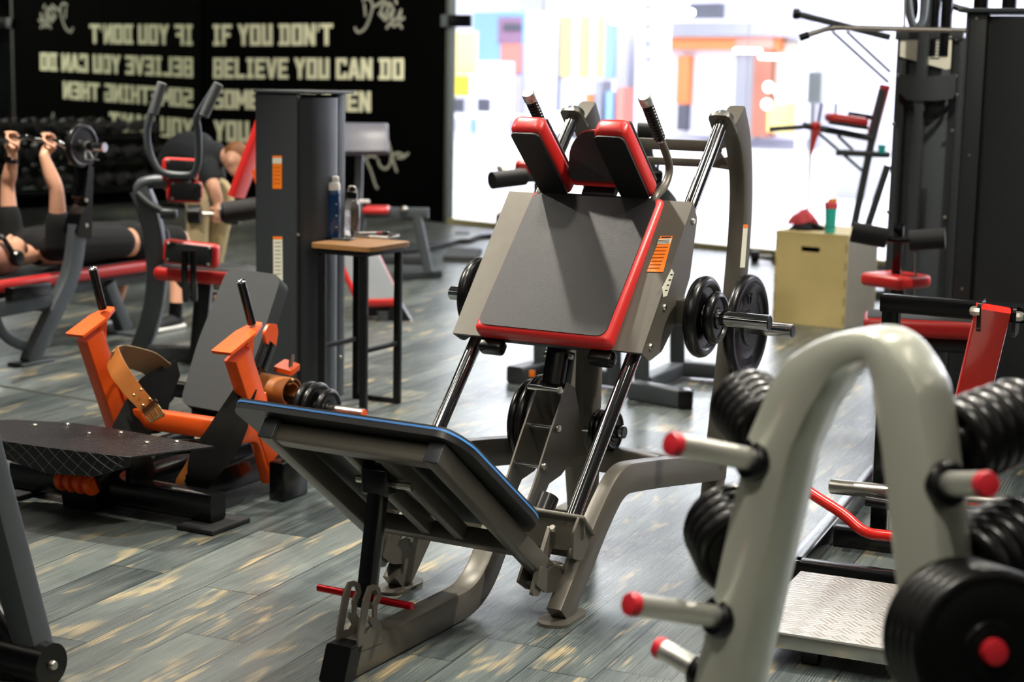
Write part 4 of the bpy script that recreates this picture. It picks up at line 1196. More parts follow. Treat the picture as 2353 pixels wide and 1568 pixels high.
def padset(fr, par, c, w, h, t, ax, name='pad', bolts=True):
    p = obj(name, MB().rbox(c, (w, h, t), ax, min(w, h, t) * .35, 4), REDV, par, label='red vinyl pad edge')
    ax = np.array([nrm(a) for a in ax])
    obj('pad_board', MB().rbox(np.asarray(c) + ax[2] * t * .5, (w * .86, h * .80, .012), ax, .004), mat('black_board_paint', '1b1e1f', .45) if 'black_board_paint' not in bpy.data.materials else bpy.data.materials['black_board_paint'], p)
    if bolts:
        for a in (-.38, .38):
            for b in (-.33, .33):
                obj('bolt', MB().bolt(np.asarray(c) + ax[0] * w * a + ax[1] * h * b + ax[2] * (t * .5 + .006), ax[2], .009, .006), BOLT, p)
    return p


ax1 = ((.93, .36, -.05), (.02, .06, 1), (.36, -.93, .05))
padset(AB, am, A_(414, 391), .19, .13, .08, ax1, 'chest_pad'); padset(AB, am, A_(424, 440), .19, .12, .08, ax1, 'chest_pad')
ax2 = ((.96, -.25, -.06), (.06, .03, 1), (-.25, -.96, .02))
padset(AB, am, A_(440, 583, -.1), .31, .13, .07, ax2, 'knee_pad')
for x in (424, 444):
    obj('pad_stem', MB().tube(fillet([A_(x, 575, -.22), A_(x, 640, -.22), A_(x + 3, 690, -.15)], .05), .018, 12), BLACKP, am)
sp_ = obj('seat_pad', MB().rbox(A_(498, 630, .05), (.60, .34, .075), ((.98, -.2, -.03), (.2, .98, 0), (0, 0, 1)), .03, 4), REDV, am)
obj('pad_cover', MB().rbox(A_(498, 616, .05), (.56, .30, .02), ((.98, -.2, -.03), (.2, .98, 0), (0, 0, 1)), .01), GREYV, sp_)
obj('seat_post', MB().beam(A_(470, 650, .1), A_(455, 760, .1) * np.array([1, 1, 0]) + np.array([0, 0, .04]), .09, .09, (0, 1, 0)), BLACKP, am)
obj('floor_beam', MB().beam((A_(330, 800)[0], .15, .045), (A_(600, 800)[0], .1, .045), .09, .08), DARKP, am)
obj('leg_guide', MB().tube(smoothp([A_(375, 530, .1), A_(390, 600, .1), A_(430, 660, .1), A_(470, 668, .1)], 4), .03, 12), DARKP, am)
obj('foam_roller', MB().tube([A_(512, 490, .3), A_(590, 478, .35)], .06, 18), FOAM, am); obj('roller_cap', MB().tube([A_(508, 490.5, .3), A_(513, 490, .3)], .05, 18), DARKP, am)
obj('roller_arm', MB().beam(A_(588, 478, .35), A_(625, 470, .35), .05, .05), DARKP, am)
b_ = obj('back_pad', MB().beam(A_(611, 270, .5), A_(543, 452, .5), .16, .045, (.3, 1, 0)), REDV, am)
obj('strap_handle', MB().beam(A_(584, 390, .4), A_(600, 440, .4), .035, .03), ORANGE, am); obj('strap_handle', MB().beam(A_(603, 390, .4), A_(607, 440, .4), .03, .03), ORANGE, am)

# ------------------------------------------------------------------ bar table and the things on it
t4 = [gnd(*p) for p in ((745, 938), (850, 952), (800, 916), (912, 928))]
tc4 = sum(t4) / 4
TB = Frame(tc4, math.degrees(math.atan2(*(t4[1] - t4[0])[[1, 0]])))
tb = thing('bar_table', 'tall square bar table with wooden top and black steel legs', 'bar table', TB)
lw, ld = .118, .15
STB = mat('black_steel', '0c0c0d', .4, .3)
zt = .785
for a in (-lw, lw):
    for c in (-ld, ld):
        obj('leg', MB().beam((a, c, 0), (a, c, zt - .02), .032, .032, (0, 1, 0), .003), STB, tb)
    obj('foot_rail', MB().beam((a, -ld, .30), (a, ld, .30), .022, .022, None, .003), STB, tb)
for c in (-ld, ld):
    obj('floor_rail', MB().beam((-lw, c, .014), (lw, c, .014), .024, .024, None, .003), STB, tb)
obj('top_frame', MB().rbox((0, 0, zt - .025), (lw * 2 + .05, ld * 2 + .05, .026), r=.004), STB, tb)
WOODT = mat('oak_table_top', '8a6238', .5, var=.25, nscale=8)
obj('tabletop', MB().prism(roundpoly([(-.175, -.185, zt - .012), (.175, -.185, zt - .012), (.175, .185, zt - .012), (-.175, .185, zt - .012)], .05), (0, 0, .022)), WOODT, tb)
zt += .0102
def onT(px, py): return TB.z(zt, px, py)
def Tl(p): return (TB.W((p[0], p[1], p[2] if len(p) > 2 else 0)))
BLUEP = bpy.data.materials.new('blue_clear_plastic'); BLUEP.use_nodes = True
b_ = BLUEP.node_tree.nodes['Principled BSDF']; b_.inputs['Base Color'].default_value = lin('1f4f86'); b_.inputs['Transmission Weight'].default_value = .55; b_.inputs['Roughness'].default_value = .12
CLEARP = bpy.data.materials.new('smoky_clear_plastic'); CLEARP.use_nodes = True
b_ = CLEARP.node_tree.nodes['Principled BSDF']; b_.inputs['Base Color'].default_value = lin('8c8780'); b_.inputs['Transmission Weight'].default_value = .8; b_.inputs['Roughness'].default_value = .08
for m_ in (BLUEP, CLEARP):
    n_ = m_.node_tree.nodes.new('ShaderNodeTexNoise'); n_.inputs['Scale'].default_value = 20
    r_ = m_.node_tree.nodes.new('ShaderNodeMapRange'); r_.inputs['To Min'].default_value = .06; r_.inputs['To Max'].default_value = .2
    m_.node_tree.links.new(n_.outputs['Fac'], r_.inputs['Value']); m_.node_tree.links.new(r_.outputs[0], m_.node_tree.nodes['Principled BSDF'].inputs['Roughness'])
q = onT(764, 549); f2 = Frame(TB.W(q), 0)
bo = thing('water_bottle', 'tall blue water bottle with white lid on the bar table', 'bottle', f2)
obj('body', MB().lathe([(.034, 0), (.037, .006), (.037, .20), (.036, .235), (.032, .24)], (0, 0, 0), (0, 0, 1), 28), BLUEP, bo)
obj('lid', MB().lathe([(.037, .236), (.037, .262), (.033, .272), (.02, .274)], (0, 0, 0), (0, 0, 1), 28), WHITEP, bo)
obj('spout', MB().rbox((.012, 0, .285), (.035, .03, .035), r=.01), WHITEP, bo); obj('carry_loop', MB().rbox((-.02, 0, .283), (.035, .03, .012), r=.005), mat('blue_plastic', '4f86bc', .4), bo)
obj('button', MB().ball((-.038, -.008, .262), .009, 10, 6), REDCAP, bo)
for i in range(3): obj('volume_mark', MB().rbox((.022, -.031, .06 + .055 * i), (.006, .004, .006), r=.001), WHITEP, bo)
q = onT(808, 540); f2 = Frame(TB.W(q), 0)
bo = thing('water_bottle', 'clear smoky water bottle with black cap beside the blue bottle', 'bottle', f2)
obj('body', MB().lathe([(.036, 0), (.040, .008), (.041, .12), (.040, .155), (.026, .178), (.024, .185)], (0, 0, 0), (0, 0, 1), 28), CLEARP, bo)
obj('cap', MB().lathe([(.028, .182), (.028, .212), (.024, .216)], (0, 0, 0), (0, 0, 1), 24), RUBBER, bo)
obj('cap_loop', MB().tube(smoothp([(-.02, 0, .214), (-.012, 0, .236), (.010, 0, .238), (.022, 0, .218)], 4), .005, 8), STEEL, bo)
q = onT(775, 551); f2 = Frame(TB.W(q), TB.yaw * 57.2958 + 10)
ph = thing('phone', 'black phone lying at the front of the bar table', 'phone', f2)
obj('phone_body', MB().rbox((0, 0, .005), (.16, .075, .009), r=.004), RUBBER, ph); obj('phone_screen', MB().rbox((0, 0, .0098), (.15, .067, .0012), r=.0005), BLACKP, ph)
q = onT(747, 549); f2 = Frame(TB.W(q) + np.array([0, -.0, .010]), 0)
ec = thing('earbud_case', 'white earbud case on the left corner of the bar table', 'earbud case', f2)
obj('case_base', MB().rbox((0, 0, .010), (.064, .045, .022), r=.010, seg=4), WHITEP, ec); obj('case_lid', MB().rbox((0, 0, .025), (.064, .045, .012), r=.0055, seg=4), WHITEP, ec)
q = onT(865, 545); f2 = Frame(TB.W(q), TB.yaw * 57.2958 + 6)
nb = thing('notebook', 'spiral notebook with dark cover on the bar table', 'notebook', f2)
obj('pages', MB().rbox((0, 0, .007), (.19, .13, .012), r=.002), WHITEP, nb); obj('cover', MB().rbox((0, 0, .0145), (.19, .13, .002), r=.0005), mat('dark_print_cover', '2a1d24', .3, var=.6, nscale=40), nb)
for i in range(16): obj('spiral_ring', MB().tube([(-.09 + .012 * i, -.066, .002), (-.09 + .012 * i, -.071, .008), (-.09 + .012 * i, -.066, .016)], .0015, 6), STEEL, nb)
f3 = Frame(TB.W(q) + np.array([-.03, -.01, .0175]), TB.yaw * 57.2958 + 50)
pn = thing('marker_pen', 'white marker with a red cap lying on the notebook', 'pen', f3)
obj('pen_barrel', MB().tube([(-.06, 0, .004), (.03, 0, .004)], .0045, 10), WHITEP, pn); obj('pen_cap', MB().tube([(.03, 0, .004), (.065, 0, .004)], .005, 10), REDCAP, pn)
f3 = Frame(TB.W(q) + np.array([.05, -.055, .0175]), TB.yaw * 57.2958)
ms = thing('key_fob', 'black key fob with silver ring at the front of the notebook', 'keys', f3)
obj('fob', MB().ball((0, 0, .009), (.022, .016, .009)), RUBBER, ms); obj('ring', MB().lathe([(.016, -.0015), (.019, -.0015), (.019, .0015), (.016, .0015), (.016, -.0015)], (.035, .01, .002), (0, 0, 1), 20), STEEL, ms)

# ------------------------------------------------------------------ plate tree in the near right
_t = at(1985, 800, 2.80)
TR = Frame((_t[0], _t[1], 0), -40)
tr = thing('plate_tree', 'silver arched plate tree with red capped pegs in the near right', 'plate rack', TR)
wv, hu = .135, .094
fr_v = -wv / 2


def trp(px, py): return TR.v(fr_v, px, py) * np.array([1, 0, 1])


Lp = [trp(1653, 1500), trp(1758, 1026), trp(1812, 908), trp(1866, 842), trp(1920, 810), trp(1974, 800)]
Rp = [trp(2112, 1400), trp(2071, 1026), trp(2050, 908), trp(2028, 848), trp(2004, 814), trp(1974, 800)]
for P in (Lp, Rp):
    d0 = nrm(P[0] - P[1]); k = P[0][2] / -d0[2]
    P.insert(0, P[0] + d0 * (k - .01))
    obj('foot', MB().rbox((P[0][0], 0, .012), (.10, .46, .024), r=.008), SILVER, tr)
    obj('foot_beam', MB().beam((P[0][0], -.26, .05), (P[0][0], .26, .05), .07, .06, (1, 0, 0)), SILVER, tr)
whole = Lp[:-1] + Rp[::-1]
apath = [whole[0], whole[1]] + smoothp(whole[2:-2], 6) + whole[-2:]
ztop = max(p[2] for p in apath)
obj('arch_frame', MB().sweep(apath, wv, hu, (0, 1, 0), .024, None, [.58 + .42 * min(1, abs(p[2] - ztop) / .07) for p in apath]), SILVER, tr)
for P, q in ((Lp, (1842, 1012)), (Lp, (1776, 1296))):
    p = TR.v(0, *q); obj('bolt', MB().bolt(p + np.array([.0, 0, 0]), (1, 0, 0), .012, .010), BOLT, tr)


def dirw(a): return np.array([math.cos(math.radians(a)), math.sin(math.radians(a)), 0])


def on_leg(P, z):
    for a, b in zip(P[:-1], P[1:]):
        if (a[2] - z) * (b[2] - z) <= 0: return a + (b - a) * ((z - a[2]) / (b[2] - a[2]))
    return P[2]


def peg(P, z, ang, L, tilt=.04, collar=True):
    """round peg leaving the leg at height z along compass ang; returns start, direction (world)"""
    c = TR.W(on_leg(P, z)); d = nrm(dirw(ang) + np.array([0, 0, tilt]))
    s = c + d * .045
    e = c + d * (.05 + L)
    s_, e_, c_ = TR.loc(s), TR.loc(e), TR.loc(c)
    dl = nrm(e_ - s_)
    obj('weight_peg', MB().tube([c_, e_], .0205, 22), ALU, tr)
    obj('peg_cap', MB().lathe([(.0212, -.012), (.0215, -.002), (.019, .005), (.010, .007), (.0005, .0075)], e_, dl, 22), REDCAP, tr, label='red end cap')
    if collar: obj('peg_collar', MB().lathe([(.022, 0), (.036, 0), (.038, .006), (.038, .020), (.034, .026), (.022, .026)], c_ + dl * .052, dl, 24), RUBBER, tr)
    return c, d


zL1 = TR.v(0, 1745, 1060)[2]; zL2 = TR.v(0, 1655, 1412)[2]; zL3 = .24
zR1 = TR.v(0, 2085, 1105)[2]; zR2 = TR.v(0, 2150, 1450)[2] - .02
peg(Lp, zL1, 214, .205, .26); peg(Lp, zL2, 214, .225, .28)
tip3 = at(1577, 1512, 3.02); c3 = TR.W(on_leg(Lp, tip3[2] - .03)); v3 = tip3 - c3
peg(Lp, tip3[2] - .03, math.degrees(math.atan2(v3[1], v3[0])), max(.12, np.linalg.norm(v3[:2]) - .05), .2)
peg(Rp, zR1, 287, .135, .24)
tip = at(2290, 1500, 2.49)
best = min(np.linspace(.3, .8, 101), key=lambda z_: abs(((tip - TR.W(on_leg(Rp, z_)))[2]) / np.linalg.norm((tip - TR.W(on_leg(Rp, z_)))[:2]) - .14))
c_ = TR.W(on_leg(Rp, best)); v_ = tip - c_
c, d = peg(Rp, best, math.degrees(math.atan2(v_[1], v_[0])), np.linalg.norm(v_) - .055, .14)


def stack(c, d, start, n, r, t, step, label, group):
    nm = ('nearest the leg', 'second out', 'third out', 'fourth out', 'fifth out', 'sixth out')
    for i in range(n):
        plate(c + d * (start + step * (i + .5)), d, r, t, label % nm[i], group)


stack(c, d, .056, 5, .130, .0275, .028, 'big black plate on the near lower right tree peg, %s', 'big plates on the near lower right peg')
c, d = peg(Lp, zL1 + .03, 103, .19, .22)
stack(c, d, .070, 5, .072, .026, .0265, 'black plate on the far upper left tree peg, %s', 'plates on the far upper left peg')
c, d = peg(Lp, zL2 + .09, 98, .17, .22)
stack(c, d, .070, 4, .092, .030, .031, 'black plate on the far lower left tree peg, %s', 'plates on the far lower left peg')
c, d = peg(Rp, zR1 + .045, 38, .24, .13)
stack(c, d, .072, 6, .076, .031, .0325, 'black plate on the far upper right tree peg, %s', 'plates on the far upper right peg')
c, d = peg(Rp, zR2 + .09, 38, .24, .2)
stack(c, d, .072, 5, .088, .031, .0325, 'black plate on the far lower right tree peg, %s', 'plates on the far lower right peg')

# ------------------------------------------------------------------ dumbbell rack along the mirror
RV0, RV1 = -1.0, -6.2                      # along the mirror, away from the corner
_o = WF.W((CORN + .62, (RV0 + RV1) / 2, 0))
DR = Frame(_o, math.degrees(WF.yaw) + 90)   # u along the mirror (away from the room's corner is -u), v toward the mirror
dr = thing('dumbbell_rack', 'long black three tier dumbbell rack standing along the mirror', 'dumbbell rack', DR)
half = abs(RV1 - RV0) / 2
tiers = ((.25, -.22), (.53, -.02), (.80, .16))
for zt_, v_ in tiers:
    for dv in (-.09, .09):
        obj('shelf_rail', MB().beam((-half, v_ + dv, zt_ - dv * .35), (half, v_ + dv, zt_ - dv * .35), .05, .03), BLACKP, dr)
for u_ in (-half + .1, 0, half - .1):
    obj('upright', MB().beam((u_, .30, 0), (u_, .24, .96), .07, .07, (1, 0, 0)), BLACKP, dr)
    obj('upright', MB().beam((u_, -.34, .06), (u_, .26, .90), .05, .06, (1, 0, 0)), BLACKP, dr)
    obj('floor_foot', MB().beam((u_, -.40, .03), (u_, .34, .03), .06, .06, (1, 0, 0)), BLACKP, dr)
proto = None
HEADM = mat('rubber_dumbbell_head', '121213', .5)
for ti, (zt_, v_) in enumerate(tiers):
    n = 20
    for i in range(n):
        p = DR.W((-half + .2 + (2 * half - .4) * i / (n - 1), v_, zt_ + .113))
        if proto is None:
            proto = bpy.data.objects.new('dumbbell', None); COL.objects.link(proto)
            obj('handle', MB().tube([(0, -.07, 0), (0, .07, 0)], .016, 10), CHROME, proto)
            for s in (-1, 1):
                obj('head', MB().lathe([(.03, -.05), (.06, -.045), (.064, 0), (.06, .045), (.03, .05)], (0, s * .115, 0), (0, 1, 0), 14), HEADM, proto)
            o = proto
        else: o = dup(proto)
        o.location = p; o.rotation_euler = (-.35 * .0, 0, DR.yaw)
        tag(o, 'black rubber dumbbell on the %s tier of the rack by the mirror' % ('bottom', 'middle', 'top')[ti], 'dumbbell', 'dumbbells on the %s tier' % ('bottom', 'middle', 'top')[ti])

# ------------------------------------------------------------------ preacher curl bench by the text wall
yP = 13.0
c_ = gnd(950, 638); PC = Frame((c_[0], yP, 0), 0)
pc_t = thing('preacher_bench', 'slate grey preacher curl bench in front of the black wall', 'bench', PC)
def P_(px, py, dy=0.0): return PC.y(yP + dy, px, py)
def gz(p, z=0.0): return np.array([p[0], p[1], z])
obj('arm_pad', MB().sweep(smoothp([P_(838, 300, .24), P_(838, 296, .1), P_(838, 305, -.02), P_(838, 352, -.10)], 4), .36, .09, (1, 0, 0)), mat('grey_vinyl', '63636e', .45), pc_t, ang=60)
obj('pad_post', MB().beam(P_(826, 350, .05), P_(822, 500, .05), .06, .06, (0, 1, 0)), GREYP, pc_t)
obj('main_rail', MB().beam(P_(820, 488, .05), P_(985, 490, .05), .06, .08), GREYP, pc_t)
obj('seat_pad', MB().rbox(P_(865, 482, .0), (.20, .28, .05), r=.02), REDV, pc_t)
for x0, x1 in ((958, 985), (830, 815)):
    a = P_(x0, 495, .05); q = gz(P_(x1, 640, .05), .05); obj('leg', MB().beam(a, q, .07, .07, (0, 1, 0)), GREYP, pc_t)
    obj('floor_foot', MB().beam((q[0] - .22, -.1, .03), (q[0] + .08, .15, .03), .07, .06), DARKP, pc_t)
obj('cross_bar', MB().beam(gz(P_(870, 600, .05), .14), gz(P_(980, 605, .05), .14), .06, .07), DARKP, pc_t)
obj('roller', MB().tube([P_(826, 463, -.1), P_(848, 463, -.12)], .014, 12), WHITEP, pc_t)
obj('rail_cap', MB().ball(P_(928, 481, 0), (.03, .03, .025)), STEEL, pc_t)

# ------------------------------------------------------------------ incline bench behind the bar table
yI = 10.9
c_ = gnd(880, 738); IB = Frame((c_[0], yI, 0), 0)
ib = thing('incline_bench', 'grey padded bench with red edge standing behind the bar table', 'bench', IB)
def I_(px, py, dy=0.0): return IB.y(yI + dy, px, py)
a_, b2 = I_(815, 575, .5), I_(872, 698, -.15)
ax_ = nrm(b2 - a_); nn_ = nrm(np.cross(np.cross(ax_, (0, 0, 1)), ax_)); sd_ = np.cross(ax_, nn_)
L0 = np.linalg.norm(b2 - a_)
s_ = obj('seat_pad', MB().rbox((a_ + b2) / 2, (L0, .30, .07), (ax_, sd_, nn_), .025, 3), REDV, ib)
obj('pad_cover', MB().rbox((a_ + b2) / 2 + nn_ * .031, (L0 * .97, .27, .012), (ax_, sd_, nn_), .005), mat('steel_grey_vinyl', '6b6e72', .45), s_)
obj('frame_rail', MB().beam(I_(825, 715, .05), I_(915, 712, -.05), .07, .07), DARKP, ib)
obj('front_foot', MB().prism([I_(900, 700, -.1), I_(922, 700, -.1), gz(I_(945, 733, -.1)), gz(I_(880, 735, -.1))], (0, .12, 0)), BLACKP, ib)
q = I_(822, 600, .45); obj('rear_post', MB().beam(q, gz(q), .06, .06, (0, 1, 0)), DARKP, ib)
obj('front_post', MB().beam(I_(880, 715, -.1), gz(I_(880, 730, -.1)), .07, .07, (0, 1, 0)), DARKP, ib)

# ------------------------------------------------------------------ rope and mats on the floor
rp = [gnd(*q) for q in ((925, 584), (960, 580), (1000, 573), (1028, 567), (1052, 560), (1078, 558), (1100, 550), (1130, 548), (1165, 553), (1200, 562))]
for p in rp: p[2] = .02
rpo = obj('battle_rope', MB().tube(smoothp(rp, 5), .02, 8), mat('black_rope', '26262a', .85, bump=.4, bscale=120)); tag(rpo, 'dark battle rope snaking on the floor before the glass front', 'rope')
mt = [gnd(*q) for q in ((1018, 600), (1092, 602), (1108, 582), (1032, 578))]
m_ = obj('rubber_mat', MB().prism(mt, (0, 0, .04)), mat('dark_rubber_mat', '3a3b3a', .8)); tag(m_, 'dark rubber floor pad lying left of the hack squat', 'mat')
mt = [gnd(*q) for q in ((1046, 538), (1078, 539), (1080, 533), (1048, 532))]
m_ = obj('floor_socket', MB().prism(mt, (0, 0, .01)), GREYP); tag(m_, 'small grey floor socket plate before the glass front', 'floor socket')

# ------------------------------------------------------------------ leg machine behind the hack squat
yM = 8.45
c_ = gnd(1380, 890); LM = Frame((c_[0], yM, 0), 0)
lm = thing('leg_machine', 'slate grey leg training machine with black foam roller behind the hack squat', 'gym machine', LM)
def M_(px, py, dy=0.0): return LM.y(yM + dy, px, py)
f1 = LM.loc(gnd(1517, 925)); f0 = LM.loc(gnd(1478, 905))
obj('front_foot', MB().beam(gz(LM.loc(gnd(1455, 915)), .045), gz(LM.loc(gnd(1578, 938)), .045), .10, .09), GREYP, lm)
obj('foot_cap', MB().rbox(gz(LM.loc(gnd(1572, 937)), .046), (.07, .11, .094), r=.01), RUBBER, lm)
obj('side_beam', MB().beam(gz(LM.loc(gnd(1478, 905)), .05), gz(LM.loc(gnd(1572, 862)), .05), .08, .08), GREYP, lm)
obj('cross_beam', MB().beam(gz(LM.loc(gnd(1565, 868)), .05), gz(LM.loc(gnd(1720, 880)), .05), .08, .08), GREYP, lm)
obj('cross_beam', MB().beam(gz(LM.loc(gnd(1250, 868)), .05), gz(LM.loc(gnd(1440, 895)), .05), .08, .08), GREYP, lm)
obj('rear_foot', MB().beam(gz(LM.loc(gnd(1182, 882)), .045), gz(LM.loc(gnd(1248, 866)), .045), .10, .09), DARKP, lm)
p = LM.loc(gnd(1222, 880)); s_ = obj('foot_label', MB().rbox(gz(p, .06) + np.array([0, -.065, 0]), (.03, .004, .035), r=.001), STICKO, lm)
for (x, y0, y1, dy, m_) in ((1242, 640, 865, .25, GREYP), (1410, 640, 893, .0, GREYP), (1474, 640, 905, -.2, GREYP), (1556, 560, 868, .1, DARKP)):
    g0 = LM.loc(gnd(x, y1)); tp = LM.y(float(LM.W(g0)[1]), x, y0)
    obj('upright', MB().beam(gz(g0, .02), tp, .075, .075, (0, 1, 0)), m_, lm)
obj('arm_beam', MB().beam(M_(1150, 500, .2), M_(1580, 540, .0), .06, .06), GREYP, lm)
obj('side_pad', MB().rbox(M_(1162, 509, .25), (.10, .20, .085), r=.02), REDV, lm); obj('pad_board', MB().rbox(M_(1160, 503, .20), (.085, .14, .05), r=.008), GREYP, lm)
obj('foam_roller', MB().tube([M_(1130, 415, .1), M_(1205, 406, .2)], .045, 18), FOAM, lm); obj('roller_arm', MB().beam(M_(1190, 408, .2), M_(1330, 405, .3), .05, .05), DARKP, lm)
obj('release_lever', MB().tube([M_(1150, 388, .15), M_(1188, 403, .15)], .009, 8), STEEL, lm); obj('lever_knob', MB().ball(M_(1148, 386, .15), .016, 10, 8), WHITEP, lm)
obj('thigh_pad', MB().rbox(M_(1250, 388, .3), (.30, .22, .07), ((1, 0, -.05), (0, 1, 0), (.05, 0, 1)), .025, 3), REDV, lm)
q = M_(1240, 420, .25); obj('pad_post', MB().beam(q, M_(1242, 650, .25), .06, .06, (0, 1, 0)), DARKP, lm)
# upright console with roller, seen between the pads
obj('console_post', MB().sweep(smoothp([M_(1480, 330, .1), M_(1495, 400, .1), M_(1520, 440, .05), M_(1545, 480, .0), M_(1555, 580, .05)], 4), .10, .07, (0, 1, 0)), DARKP, lm)
obj('console_box', MB().rbox(M_(1493, 402, .05), (.13, .10, .055), r=.015), BLACKP, lm)
obj('foam_roller', MB().tube([M_(1464, 300, .1), M_(1512, 302, .1)], .042, 18), FOAM, lm)
obj('console_loop', MB().tube(smoothp([M_(1470, 392, .05), M_(1478, 368, .05), M_(1500, 362, .05), M_(1512, 378, .05), M_(1508, 400, .05)], 4), .008, 8), BLACKP, lm)
obj('pin', MB().tube([M_(1492, 400, .03), M_(1492, 372, .03)], .012, 8), BLACKP, lm)

# ------------------------------------------------------------------ lever row machine: black frame, red arm, aluminium tread platform
_p = gnd(1770, 1450, .10)
LR = Frame((_p[0], _p[1], 0), 66)
lr = thing('lever_row_machine', 'glossy black machine frame with red lever arm and aluminium tread platform', 'gym machine', LR)
ALT = bpy.data.materials.new('aluminium_tread'); ALT.use_nodes = True
nt = ALT.node_tree; b_ = nt.nodes['Principled BSDF']
b_.inputs['Base Color'].default_value = lin('d6d3cc'); b_.inputs['Metallic'].default_value = .9; b_.inputs['Roughness'].default_value = .36
tc = nt.nodes.new('ShaderNodeTexCoord')
mp = nt.nodes.new('ShaderNodeMapping'); mp.inputs['Rotation'].default_value = (0, 0, .785); mp.inputs['Scale'].default_value = (22, 22, 22)
nt.links.new(tc.outputs['Object'], mp.inputs['Vector'])
ck = nt.nodes.new('ShaderNodeTexChecker'); ck.inputs['Scale'].default_value = 1.0
nt.links.new(mp.outputs[0], ck.inputs['Vector'])
hs = []
for ax in ('BANDS', 'BANDS'):
    wv_ = nt.nodes.new('ShaderNodeTexWave'); wv_.bands_direction = 'X' if not hs else 'Y'; wv_.inputs['Scale'].default_value = .9
    nt.links.new(mp.outputs[0], wv_.inputs['Vector']); hs.append(wv_.outputs['Fac'])
mx = nt.nodes.new('ShaderNodeMix')
nt.links.new(ck.outputs['Fac'], mx.inputs[0]); nt.links.new(hs[0], mx.inputs[2]); nt.links.new(hs[1], mx.inputs[3])
bp = nt.nodes.new('ShaderNodeBump'); bp.inputs['Strength'].default_value = .55; bp.inputs['Distance'].default_value = .003
nt.links.new(mx.outputs[0], bp.inputs['Height']); nt.links.new(bp.outputs[0], b_.inputs['Normal'])
W_, Ln = .62, .60
V0 = .07
obj('tread_platform', MB().prism([(0, V0, .094), (0, -W_, .094), (Ln, -W_, .094), (Ln, V0, .094)], (0, 0, .006)), ALT, lr)
obj('platform_frame', MB().beam((.012, V0, .074), (.012, -W_, .074), .024, .04, (1, 0, 0), .002), STEEL, lr)
obj('platform_frame', MB().beam((Ln - .01, V0, .074), (Ln - .01, -W_, .074), .024, .04, (1, 0, 0), .002), BLACKP, lr)
for v in (V0 - .012, -W_ + .012): obj('platform_frame', MB().beam((0, v, .074), (Ln, v, .074), .024, .04, (0, 1, 0), .002), STEEL, lr)
for u in (.08, Ln - .08):
    for v in (-.10, -W_ + .08): obj('platform_foot', MB().rbox((u, v, .028), (.05, .05, .056), r=.004), BLACKP, lr)
fl_ = LR.z(.05, 1822, 1302); fr_ = LR.z(.05, 2012, 1082)
obj('floor_beam', MB().beam(fl_ * np.array([1, 1, 0]) + np.array([0, 0, .035]), fr_ * np.array([1, 1, 0]) + np.array([0, 0, .035]), .06, .07), BLACKP, lr)
obj('floor_beam', MB().beam((fl_[0] + .03, fl_[1], .035), (fl_[0] + .03, -W_ - .05, .035), .06, .07, (1, 0, 0)), BLACKP, lr)
obj('floor_beam', MB().beam((fl_[0] + .03, -W_, .035), (fr_[0], -W_, .035), .06, .07, (0, 1, 0)), BLACKP, lr)
obj('floor_beam', MB().beam((fl_[0] + .5, fl_[1] - .02, .035), (fl_[0] + .5, -W_, .035), .06, .07, (1, 0, 0)), BLACKP, lr)
yd = 5.55
pt_ = LR.y(yd + .3, 2050, 690); pb_ = LR.z(0, 2034, 1112)
pb_ = np.array([pt_[0], pt_[1], 0.0])
obj('post', MB().beam(pb_, pt_ + np.array([0, 0, .02]), .060, .060, (0, 1, 0)), BLACKP, lr)
e_ = LR.y(yd - .05, 2420, 728)
obj('top_bar', MB().beam(pt_ + np.array([0, .03, -.01]), e_, .058, .062, (1, 0, 0)), BLACKP, lr)
obj('post', MB().beam((e_[0], e_[1], 0), e_, .06, .06, (0, 1, 0)), BLACKP, lr)
for q in ((2250, 722), (2330, 735)):
    p = LR.y(yd, *q); obj('lug', MB().prism(roundpoly([p + np.array([-.05, 0, .045]), p + np.array([.05, 0, .05]), p + np.array([.05, 0, -.05]), p + np.array([-.05, 0, -.055])], .02), (0, -.012, 0)), BLACKP, lr)
for q, s in ((( 2238, 715), 1), ((2344, 728), -1)):
    p = LR.y(yd - .03, *q); obj('pivot_nut', MB().lathe([(.017, -.02), (.017, .0), (.012, .012), (.001, .016)], p, (0, s, 0), 8), BOLT, lr)
a0, a1 = LR.y(yd - .03, 2283, 708), LR.y(yd + .12, 2212, 1010)
obj('lever_arm', MB().sweep([a0, a1], .112, .05, nrm(np.array([.2, -1, -.0]))), REDP, lr)
obj('lever_link', MB().beam(a1, LR.y(yd + .2, 2196, 1185), .05, .05), REDP, lr)
obj('weight_bar', MB().tube([LR.y(5.75, 1912, 1118), LR.y(5.25, 2420, 1172)], .0265, 20), STEEL, lr)
obj('handle_tube', MB().tube(smoothp([LR.y(5.5, 1800, 1068), LR.y(5.45, 1850, 1124), LR.y(5.4, 1935, 1180), LR.y(5.36, 1985, 1221), LR.y(5.36, 2040, 1232), LR.y(5.36, 2140, 1240), LR.y(5.36, 2200, 1185)], 5), .0185, 16), REDP, lr)
obj('base_cross', MB().tube([LR.y(5.62, 1990, 1150), LR.y(5.5, 2200, 1185)], .02, 14), BLACKP, lr)

